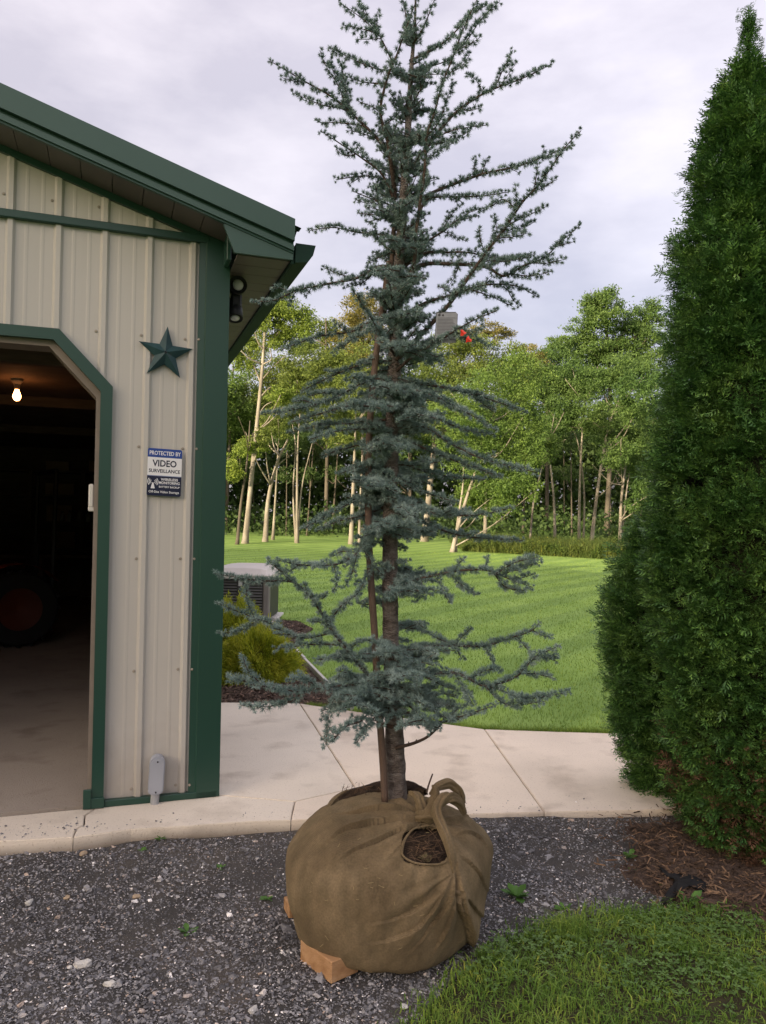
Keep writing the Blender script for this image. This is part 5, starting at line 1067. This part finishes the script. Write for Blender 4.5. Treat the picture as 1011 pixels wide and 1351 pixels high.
YB = 4.62; bb = np.array([D(880, 1000, YB)[0], YB, -.07]); ypb = np.array([1062, 1000, 960, 900, 830, 780, 730, 690, 660]); xlb = np.array([838, 828, 815, 806, 800, 803, 822, 838, 856])
zpb = np.array([D(880, y, YB)[2]+.07 for y in ypb]); rpb = np.maximum(.02, np.array([bb[0]-D(x, y, YB)[0] for x, y in zip(xlb, ypb)])-.03); zpb[0] = 0
arborvitae('shorter rounded arborvitae tucked behind the tall one, by the walk', bb, zpb, rpb, 1000, 28, 5)

# ------------------------------------------------------------------ golden threadleaf shrubs
def goldbush(label, c, R, H, n, seed):
    r = np.random.default_rng(seed); e = thing('golden_shrub', (c[0], c[1], c[2]), label, 'shrub', 'golden shrubs beside the barn'); c = np.array(c)
    a = r.random(n)*2*math.pi; el = np.arcsin(r.random(n)*.98); bl = 1+.14*np.sin(a*3+seed)+.10*np.sin(a*5+el*6); q = r.uniform(.55, 1., n)
    d = np.stack([np.cos(a)*np.cos(el), np.sin(a)*np.cos(el), np.sin(el)], 1); p = c+d*np.array([R, R, H])*(bl*q)[:, None]*.84
    L = r.uniform(.045, .095, n); dr = unit(d+r.normal(0, .45, (n, 3))+EZ*.45); tip = dr*L[:, None]; s = unit(np.cross(dr, r.normal(0, 1, (n, 3))))*.0035; drp = np.stack([np.zeros(n), np.zeros(n), -L*.5], 1)+d*(L*.25)[:, None]
    V = np.stack([p-s, p+s, p+tip*.6+s*1.1, p+tip*.6-s*1.1, p+tip*.95+drp*.8], 1).reshape(-1, 3); i = np.arange(n)[:, None]*5
    add('crown', mesh_np('crown', V, [i+np.array([[0, 1, 2, 3]]), i+np.array([[3, 2, 4]])], M['gold']), e)
    m = MB(); zs = np.linspace(0, 1, 8); aa = np.arange(16)*2*math.pi/16; VV = np.concatenate([np.stack([c[0]+R*.62*math.cos(t*1.5)*np.cos(aa), c[1]+R*.62*math.cos(t*1.5)*np.sin(aa), np.full(16, c[2]+.02+H*.62*math.sin(t*1.5))], 1) for t in zs]); m.grid(VV, 8, 16, False, True); m.build('dark_core', M['gold_core'], e, True)  # solid darker core inside the strands
    m = MB(); m.tube([c+np.array([0, 0, -.03]), c+np.array([0, 0, H*.5])], [.03, .015], 8); m.build('trunk', M['trunk_dark'], e)
zg = float(zt(-1.4, 7.7))+.018
goldbush('larger golden thread-leaf shrub in front of the other, by the barn corner', (-1.22, 7.72, zg), .46, .60, 20000, 2)
goldbush('smaller golden shrub behind, against the generator', (-1.62, 8.9, zg), .42, .78, 15000, 4)

# ------------------------------------------------------------------ standby generator
M['gen_post'] = plain('generator_post', (.26, .235, .22), .5); gc = np.array([-2.08, 11.9, float(zt(-2, 11.9))+.018]); gn = thing('generator', tuple(gc), 'tan standby generator with rounded lid beyond the barn corner', 'generator')
m = MB(); m.box(gc+np.array([0, .35, .02]), (.47, .78, .02), bev=.01); m.build('pad', M['edging'], gn)
GB = gc+np.array([0, .3, .04])
m = MB(); m.box(GB+np.array([0, 0, .34]), (.40, .66, .33), bev=.015); m.build('body', M['gen_dark'], gn)
for sx_ in (-1, 1):
    m = MB(); m.box(GB+np.array([sx_*.395, -.64, .34]), (.05, .06, .34), bev=.02); m.build('corner_post', M['gen_post'], gn)
m = MB(); nx, ny = 13, 13; V = []
for i in range(nx):
    for j in range(ny):
        u_, v_ = -1+2*i/(nx-1), -1+2*j/(ny-1); ed = (1-abs(u_)**4)*(1-abs(v_)**4); V.append(GB+np.array([u_*.46, v_*.74, .70+.13*max(ed, 0)**.45]))
m.grid(np.array(V), nx, ny)
ring = [GB+np.array([x, y, .70]) for x, y in ((-.46, -.74), (.46, -.74), (.46, .74), (-.46, .74))]; m.prism([p-np.array([0, 0, .05]) for p in ring], (0, 0, .0495)); m.build('lid', M['gen'], gn, False)
for i in range(13):
    m = MB(); m.box(GB+np.array([0, -.672, .10+i*.042]), (.335, .016, .007), (1, 0, 0), unit(np.array([0, 1, .7])), unit(np.array([0, -.7, 1])), .002); m.build('louvre', plain('louvre_grey', (.16, .155, .155), .5) if i == 0 else bpy.data.materials['louvre_grey'], gn)
m = MB(); m.box(GB+np.array([.02, -.69, .34]), (.05, .006, .28), bev=.003); m.build('centre_bar', bpy.data.materials['generator_louvre'], gn)
m = MB(); m.box(GB+np.array([.02, -.699, .58]), (.028, .003, .04)); m.build('label_plate', plain('label_white', (.6, .6, .6), .5), gn)
# pale edging strip
eg = thing('bed_edging', (-.66, 7.8, float(zt(-.66, 7.8))), 'pale straight edging strip between mulch bed and lawn', 'edging')
ep = [np.array([-.235, 6.42])+(np.array([-1.05, 9.45])-np.array([-.235, 6.42]))*t for t in (0, .25, .5, .75, 1)]
for a, b in zip(ep[:-1], ep[1:]):
    d = unit(b-a); c = (a+b)/2; m = MB(); m.box((c[0]+.012, c[1], float(zt(*c))+.025), (np.linalg.norm(b-a)/2-.004, .016, .035), (d[0], d[1], 0), (-d[1], d[0], 0), (0, 0, 1), .004); m.build('edging_length', M['edging'], eg)
m = MB(); 
def rock(name, c, s, mt, label, seed, cat='stone', group=None):
    r = np.random.default_rng(seed); bm = bmesh.new(); bmesh.ops.create_icosphere(bm, subdivisions=2, radius=1)
    for v in bm.verts:
        k = 1+.16*math.sin(v.co.x*3.1+seed)+.13*math.sin(v.co.y*4.3+seed*2)+.1*math.sin(v.co.z*5+v.co.x*3); v.co = Vector((v.co.x*s[0]*k, v.co.y*s[1]*k, v.co.z*s[2]*k))
    me = bpy.data.meshes.new(name); bm.to_mesh(me); bm.free(); me.materials.append(mt); o = add(name, me); o.location = (c[0], c[1], c[2]+s[2]*.45); o.rotation_euler[2] = seed; setp(o, label, cat, group); return o
c = G(361, 822, 0); rock('stone', (c[0], c[1], float(zt(c[0], c[1]))+.01), (.10, .10, .09), M['white_stone'], 'round pale stone at the foot of the generator', 3)
for i, (x, y, s, mk, lab) in enumerate([(110, 1270, .020, 'white_stone', 'brightest white pointed stone lying in the gravel, lower left'), (38, 1191, .014, 'white_stone', 'oval whitish stone in the gravel below the doorway'), (88, 1185, .012, 'tan_stone', 'cream stone right of the oval whitish stone'), (180, 1181, .013, 'tan_stone', 'tan rounded stone in the gravel below the conduit'), (109, 1132, .016, 'tan_stone', 'tan pebble in the gravel near the concrete crack'), (7, 1132, .014, 'white_stone', 'white stone at the left edge beside the concrete'), (145, 1299, .014, 'white_stone', 'pale slanted stone below the brightest white stone'), (333, 1333, .013, 'white_stone', 'flat pale stone in the gravel near the bottom edge'), (92, 1274, .008, 'white_stone', 'thin white chip left of the brightest white stone'), (533, 1326, .011, 'white_stone', 'grey white stone below the burlap ball')]):
    c = G(x, y, -.085); rock('stone', (c[0], c[1], float(gz(c[0], c[1]))+.004), (s*1.0, s*1.35, s*.7), M[mk], lab, i+2, group='pale stones in the gravel')

# ------------------------------------------------------------------ weeds in the gravel
def weed(x, y, s, nl, label, z=None, tall=1.):
    c = G(x, y, -.085); z0 = float(gz(c[0], c[1])) if z is None else z; e = thing('weed', (c[0], c[1], z0), label, 'weed', 'weeds in the gravel'); p0 = np.array([c[0], c[1], z0])
    for i in range(nl):
        a = i*2.4+rng.uniform(-.3, .3); L = s*1.5*rng.uniform(.6, 1.1); el = rng.uniform(.2, .9)*tall; d = np.array([math.cos(a)*math.cos(el), math.sin(a)*math.cos(el), math.sin(el)]); sd_ = np.array([-math.sin(a), math.cos(a), 0])*L*.26
        V = [p0, p0+d*L*.45+sd_*.8, p0+d*L*.8+sd_-EZ*L*.06, p0+d*L*1.15-EZ*L*.18, p0+d*L*.8-sd_-EZ*L*.06, p0+d*L*.45-sd_*.8, p0+d*L*.6-EZ*L*.10]; m = MB(); m.add(V, [(0, 1, 6), (1, 2, 6), (2, 3, 6), (3, 4, 6), (4, 5, 6), (5, 0, 6)]); m.build('leaf', M['weed'], e, True)
for x, y, s, nl, lab in ((212, 1116, .022, 8, 'small bright weed in the gravel just before the concrete edge'), (187, 1130, .018, 7, 'tiny weed left below the one at the concrete edge'), (291, 1147, .020, 8, 'tiny weed in the gravel left of the burlap ball, upper'), (248, 1228, .028, 9, 'yellow-green weed on the bare track in the gravel'), (352, 1186, .022, 12, 'dull wispy weed close to the left side of the burlap ball'), (830, 1132, .034, 10, 'bright weed at the foot of the arborvitae by the walk'), (835, 1147, .02, 6, 'low weed just below the bright weed by the walk'), (682, 1182, .045, 13, 'wide dark weed in the gravel right of the burlap ball'), (745, 1200, .028, 7, 'thin weed standing at the edge of the rough grass'), (876, 1147, .02, 6, 'tiny weed at the tip of the black fabric')): weed(x, y, s, nl, lab)
weed(908, 1192, .055, 11, 'broad-leaved bright weed growing through the black fabric', tall=1.1); weed(880, 1172, .03, 10, 'leafy weed left of the broad-leaved one on the fabric')
# long grass tuft
c = G(755, 1235, -.08); tu = thing('grass_tuft', (c[0], c[1], -.08), 'tall dark green grass tuft at the gravel edge', 'grass tuft'); n = 420; x = c[0]+rng.normal(0, .05, n); y = c[1]+rng.normal(0, .03, n); V, F = blades(x, y, vz(x, y)-.01, rng.uniform(.05, .12, n), rng.uniform(.001, .002, n), lean=1.1); add('blade_cluster', mesh_np('blade_cluster', V, F, M['verge']), tu)
# black landscape fabric, crumpled
outl = [(868, 1146), (884, 1156), (900, 1152), (915, 1162), (935, 1168), (930, 1178), (910, 1176), (897, 1180), (886, 1190), (876, 1200), (872, 1192), (884, 1178), (890, 1168), (878, 1160)]
w3 = np.array([G(x, y, -.07) for x, y in outl]); cc = w3.mean(0); V = [cc+np.array([0, 0, .018])]; F = []; k = len(outl)
for ringi, f_ in enumerate((.5, 1.)):
    for i, p in enumerate(w3): q = cc+(p-cc)*f_; V.append(np.array([q[0], q[1], gz(q[0], q[1])+.034+.010*math.sin(i*2.1+ringi)+(.006 if ringi == 0 else 0)]))
for i in range(k): F += [(0, 1+i, 1+(i+1) % k), (1+i, 1+k+i, 1+k+(i+1) % k, 1+(i+1) % k)]
V[0] = np.array([cc[0], cc[1], gz(cc[0], cc[1])+.05]); m = MB(); m.add(V, F); fb = m.build('landscape_fabric', plain('black_fabric', (.012, .012, .013), .8), None, True); so = fb.modifiers.new('thickness', 'SOLIDIFY'); so.thickness = .003
setp(fb, 'torn black landscape fabric lying by the arborvitae', 'fabric')

# ================================================================== the wood
def leaves(centres, radii, n, size, seed, shell=.35):
    r = np.random.default_rng(seed); c = np.asarray(centres); R_ = np.asarray(radii); w_ = (R_[:, 0]*R_[:, 2])**.9; idx = r.choice(len(c), n, p=w_/w_.sum())
    # sub-clumps give light and dark masses with gaps
    nsub = 34; sub = unit(r.normal(0, 1, (len(c), nsub, 3)))*(r.random((len(c), nsub, 1))**.45)
    sI = r.integers(0, nsub, n); p = c[idx]+sub[idx, sI]*R_[idx]+r.normal(0, 1, (n, 3))*R_[idx]*np.array([.15, .15, .11])
    d = unit(r.normal(0, 1, (n, 3))+np.array([0, 0, -.2])); s = unit(np.cross(d, r.normal(0, 1, (n, 3)))); L = size*r.uniform(.6, 1.3, n)[:, None]; V = np.stack([p-d*L*.5+s*L*.1, p+s*L*.42, p+d*L*.5], 1); return V.reshape(-1, 3), np.arange(n*3).reshape(-1, 3)
def tree(label, Y, stems, r0, clumps, n, lm, bark='trunk_pale', size=.22, seed=1, group='trees along the edge of the wood', name='deciduous_tree'):
    b0 = D(*stems[0][0], Y); zb = float(zt(b0[0], Y)); e = thing(name, (b0[0], Y, zb), label, 'tree', group)
    for si, st_ in enumerate(stems):
        P = [D(x, y, Y+(.25*si)) for x, y in st_]
        if si == 0 or st_[0][1] > 695: P[0] = np.array([P[0][0], P[0][1], float(zt(P[0][0], P[0][1]))-.15])
        P = smoothline(P, 5); rr = r0*(.6 if si == 0 else .45); main = st_[0][1] > 680; t = np.linspace(0, 1, len(P)); R_ = (rr if main else rr*.4)*(1-.68*t)*(1+(.5*np.exp(-t*22) if main else 0)); m = MB(); m.tube(P, R_, 8); m.build('trunk' if main else 'limb', M[bark], e, True)
    if clumps:
        cs = []; rs = []
        r = np.random.default_rng(seed)
        for (x, y, a, b) in clumps: k = Y/FPX; cs.append(D(x, y, Y+r.normal(0, 1.))); rs.append((a*k, min(a*k, 2.6)*.9, b*k))
        V, F = leaves(cs, rs, int(n*4.2), size*.78, seed); add('crown', mesh_np('crown', V, F, M[lm]), e)
        # a few boughs into the clumps
        TRp = smoothline([D(x, y, Y) for x, y in stems[0]], 8)
        for c in cs[:7]:
            hd = np.hypot(TRp[:, 0]-c[0], TRp[:, 1]-c[1]); q = TRp[int(np.argmin(np.abs(TRp[:, 2]+.9*hd-c[2])))]
            if c[2]-q[2] < .3*np.hypot(c[0]-q[0], c[1]-q[1]): continue
            for rp_ in range(2):
                e_ = c+r.normal(0, .8, 3); m = MB(); mid = (q+e_)/2+np.array([0, 0, -.25])+r.normal(0, .15, 3); m.tube(smoothline([q, mid, e_], 4), np.linspace(r0*.22, .015, 9), 5); m.build('limb', M[bark], e, True)
    return e
tree('pale tall trunk nearest the barn eave with forked bare limbs and yellow-green top', 45, [[(323, 724), (329, 660), (337, 580), (345, 500), (350, 430), (353, 395)], [(344, 505), (334, 480), (322, 455)], [(345, 502), (360, 485), (378, 468)], [(343, 525), (355, 512), (366, 508)], [(341, 550), (350, 535), (368, 527)]], .27, [(345, 425, 40, 38), (388, 430, 36, 34), (320, 455, 24, 34), (374, 522, 20, 13), (332, 592, 22, 15), (368, 400, 25, 18)], 6500, 'l_yel', seed=1)
tree('thin grey leaning trunk beside the pale tall trunk', 44, [[(313, 711), (318, 665), (326, 610), (330, 555)]], .16, [(330, 590, 16, 12), (308, 615, 14, 22)], 500, 'l_yel', 'trunk_dark', seed=2)
tree('stout pale broken trunk leaning right, left part of the wood', 47, [[(350, 709), (354, 660), (366, 610), (380, 580)], [(365, 615), (376, 606), (387, 598)]], .26, [(352, 560, 16, 24), (345, 580, 12, 14)], 700, 'l_olive', seed=3)
tree('slim straight trunk just behind the broken trunk', 49, [[(360, 707), (364, 650), (367, 590)]], .15, [(368, 560, 22, 20)], 500, 'l_olive', seed=4)
tree('pale tree with three slender stems left of the cedar', 46, [[(392, 714), (392, 650), (393, 590), (396, 545)], [(393, 700), (398, 645), (412, 585)], [(391, 705), (387, 650), (390, 590), (386, 560)]], .15, [(405, 520, 36, 26), (425, 480, 36, 28), (390, 500, 28, 24)], 3200, 'l_olive', seed=5)
tree('pale twin trunk right behind the cedar stake', 46, [[(463, 713), (466, 650), (468, 595), (470, 540)], [(474, 713), (475, 670), (478, 600)]], .22, [(470, 550, 34, 34), (445, 500, 40, 40), (480, 500, 40, 40), (455, 575, 30, 20)], 4500, 'l_olive', seed=6)
tree('leafy tree with two pale crossing trunks right of the cedar', 40.5, [[(596, 727), (606, 690), (618, 650), (630, 612), (640, 560)], [(601, 722), (604, 690), (611, 640), (612, 590)]], .19, [(640, 590, 58, 48), (690, 560, 36, 44), (655, 655, 42, 30), (620, 530, 56, 46), (682, 505, 40, 40), (690, 640, 24, 26), (650, 620, 50, 40), (620, 660, 24, 24), (705, 595, 22, 26)], 11000, 'l_green', seed=7, size=.19)
tree('turning olive tree with a pale stub limb behind the cedar', 50, [[(560, 706), (572, 600), (585, 515), (612, 470)]], .34, [(590, 495, 48, 42), (635, 478, 46, 34), (605, 455, 34, 22), (660, 500, 44, 36), (560, 530, 50, 40), (690, 480, 34, 30)], 8000, 'l_olive', seed=8)
tree('brown-tinged tree top beside the red ribbon', 52, [[(640, 706), (642, 600), (640, 470)]], .2, [(640, 440, 26, 18), (665, 440, 16, 10), (620, 455, 24, 18), (700, 470, 24, 18)], 1600, 'l_brown', seed=9)
tree('leaning thin pale trunk in the gap right of the leafy tree', 47, [[(699, 707), (704, 665), (714, 622), (722, 590)]], .12, [(722, 590, 18, 18)], 400, 'l_green', seed=10)
tree('slightly crooked pale trunk with a small tuft in the dark gap', 48, [[(733, 705), (731, 660), (726, 610), (722, 580)]], .16, [(724, 575, 16, 18), (740, 560, 18, 14)], 700, 'l_mid', seed=11)
tree('pair of straight pale trunks behind the meadow', 50, [[(764, 714), (765, 650), (768, 580), (772, 530)], [(770, 712), (771, 650), (764, 590), (756, 565)]], .17, [(755, 540, 38, 34), (730, 530, 34, 30), (770, 500, 40, 26), (745, 500, 34, 24)], 5200, 'l_mid', seed=12)
tree('bright leaning trunk with a curved side limb behind the meadow', 48, [[(780, 714), (787, 660), (796, 600), (804, 560), (818, 525)], [(790, 655), (806, 640), (820, 615)], [(797, 600), (805, 560), (800, 525)]], .2, [(800, 510, 46, 28), (840, 525, 34, 36), (830, 580, 32, 32), (795, 555, 34, 30), (850, 500, 30, 26), (825, 490, 40, 22)], 7600, 'l_mid', seed=13)
tree('forked bright trunk at the right end of the meadow', 47, [[(818, 716), (820, 660), (826, 612), (827, 590)], [(819, 700), (826, 655), (831, 622)]], .18, [(842, 610, 28, 36), (850, 660, 22, 26), (815, 600, 24, 22)], 2600, 'l_mid', seed=14)
tree('tall dark green tree rising highest at the right of the wood', 62, [[(800, 706), (806, 560), (800, 420), (802, 390)]], .34, [(800, 408, 34, 28), (775, 445, 34, 26), (852, 418, 26, 24), (855, 465, 34, 36), (805, 470, 56, 28), (830, 440, 34, 26), (785, 400, 14, 14)], 9000, 'l_mid', 'trunk_dark', .30, seed=15)
tree('rounded dark tree between the leafy tree and the tallest one', 66, [[(722, 704), (722, 560), (722, 460)]], .3, [(720, 480, 40, 28), (745, 462, 26, 18), (700, 510, 44, 34), (735, 452, 14, 12), (760, 500, 40, 30)], 5200, 'l_mid', 'trunk_dark', .30, seed=16)
tree('olive tree crown left of the cedar, behind the slender stems', 60, [[(430, 705), (432, 560), (430, 420)]], .3, [(425, 445, 42, 32), (400, 490, 50, 40), (455, 480, 50, 40), (380, 540, 44, 40), (430, 530, 50, 40), (345, 500, 40, 50)], 8500, 'l_olive', 'trunk_dark', .28, seed=17)
tree('thin-leaved yellowing tree top showing through the cedar, upper left', 58, [[(480, 705), (478, 560), (474, 390)]], .26, [(478, 405, 34, 26), (465, 440, 30, 26), (495, 430, 30, 30), (470, 470, 36, 26)], 3600, 'l_brown', 'trunk_dark', .26, seed=18)
tree('dark green tree directly behind the cedar trunk', 62, [[(540, 705), (542, 600), (540, 480)]], .3, [(540, 500, 56, 46), (520, 560, 56, 40), (565, 570, 56, 46), (500, 610, 40, 36)], 7000, 'l_mid', 'trunk_dark', .30, seed=19)
tree('dark tree at the left end of the wood beside the barn eave', 58, [[(298, 700), (302, 600), (308, 480)]], .26, [(310, 530, 30, 44), (300, 600, 30, 36), (330, 560, 30, 36)], 4200, 'l_green', 'trunk_dark', .28, seed=20)
rr = np.random.default_rng(5); xs_ = [337, 378, 405, 438, 545, 655, 690, 745, 755, 808, 845]
for i, x in enumerate(xs_):
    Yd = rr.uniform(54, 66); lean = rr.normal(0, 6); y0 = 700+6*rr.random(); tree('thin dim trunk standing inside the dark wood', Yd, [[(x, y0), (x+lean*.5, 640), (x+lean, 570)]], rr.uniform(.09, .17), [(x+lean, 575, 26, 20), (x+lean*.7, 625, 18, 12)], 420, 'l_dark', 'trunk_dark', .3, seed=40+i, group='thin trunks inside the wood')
# the far wood, one dark mass
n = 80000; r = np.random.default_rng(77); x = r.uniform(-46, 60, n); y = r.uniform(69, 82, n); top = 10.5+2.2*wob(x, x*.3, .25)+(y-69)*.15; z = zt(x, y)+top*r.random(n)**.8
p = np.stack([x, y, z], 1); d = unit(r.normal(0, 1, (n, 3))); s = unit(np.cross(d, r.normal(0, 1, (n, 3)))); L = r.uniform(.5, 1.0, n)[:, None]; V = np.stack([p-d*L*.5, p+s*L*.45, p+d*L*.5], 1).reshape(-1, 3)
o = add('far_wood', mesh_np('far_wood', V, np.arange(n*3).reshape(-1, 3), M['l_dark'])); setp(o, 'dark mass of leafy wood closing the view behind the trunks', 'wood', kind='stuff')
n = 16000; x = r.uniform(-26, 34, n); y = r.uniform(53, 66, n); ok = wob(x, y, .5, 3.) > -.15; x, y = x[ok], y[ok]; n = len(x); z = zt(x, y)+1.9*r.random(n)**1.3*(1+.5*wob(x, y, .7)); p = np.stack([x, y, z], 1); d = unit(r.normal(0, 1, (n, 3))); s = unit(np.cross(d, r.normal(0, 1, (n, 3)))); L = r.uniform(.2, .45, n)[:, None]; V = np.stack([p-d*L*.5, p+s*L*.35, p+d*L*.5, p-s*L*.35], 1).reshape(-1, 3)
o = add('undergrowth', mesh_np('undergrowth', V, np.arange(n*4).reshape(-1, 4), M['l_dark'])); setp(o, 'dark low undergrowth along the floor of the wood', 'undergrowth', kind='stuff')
# the wood goes on to the left, out of the frame behind the barn
n = 16000; x = r.uniform(-48, -15, n); y = r.uniform(47, 68, n); z = zt(x, y)+3+9*r.random(n)+1.5*wob(x, y, .4); p = np.stack([x, y, z], 1); d = unit(r.normal(0, 1, (n, 3))); s = unit(np.cross(d, r.normal(0, 1, (n, 3)))); L = r.uniform(.5, 1.1, n)[:, None]; V = np.stack([p-d*L*.5, p+s*L*.35, p+d*L*.5, p-s*L*.35], 1).reshape(-1, 3)
o = add('wood_edge', mesh_np('wood_edge', V, np.arange(n*4).reshape(-1, 4), M['l_green'])); setp(o, 'leafy wood continuing left behind the barn', 'wood', kind='stuff')
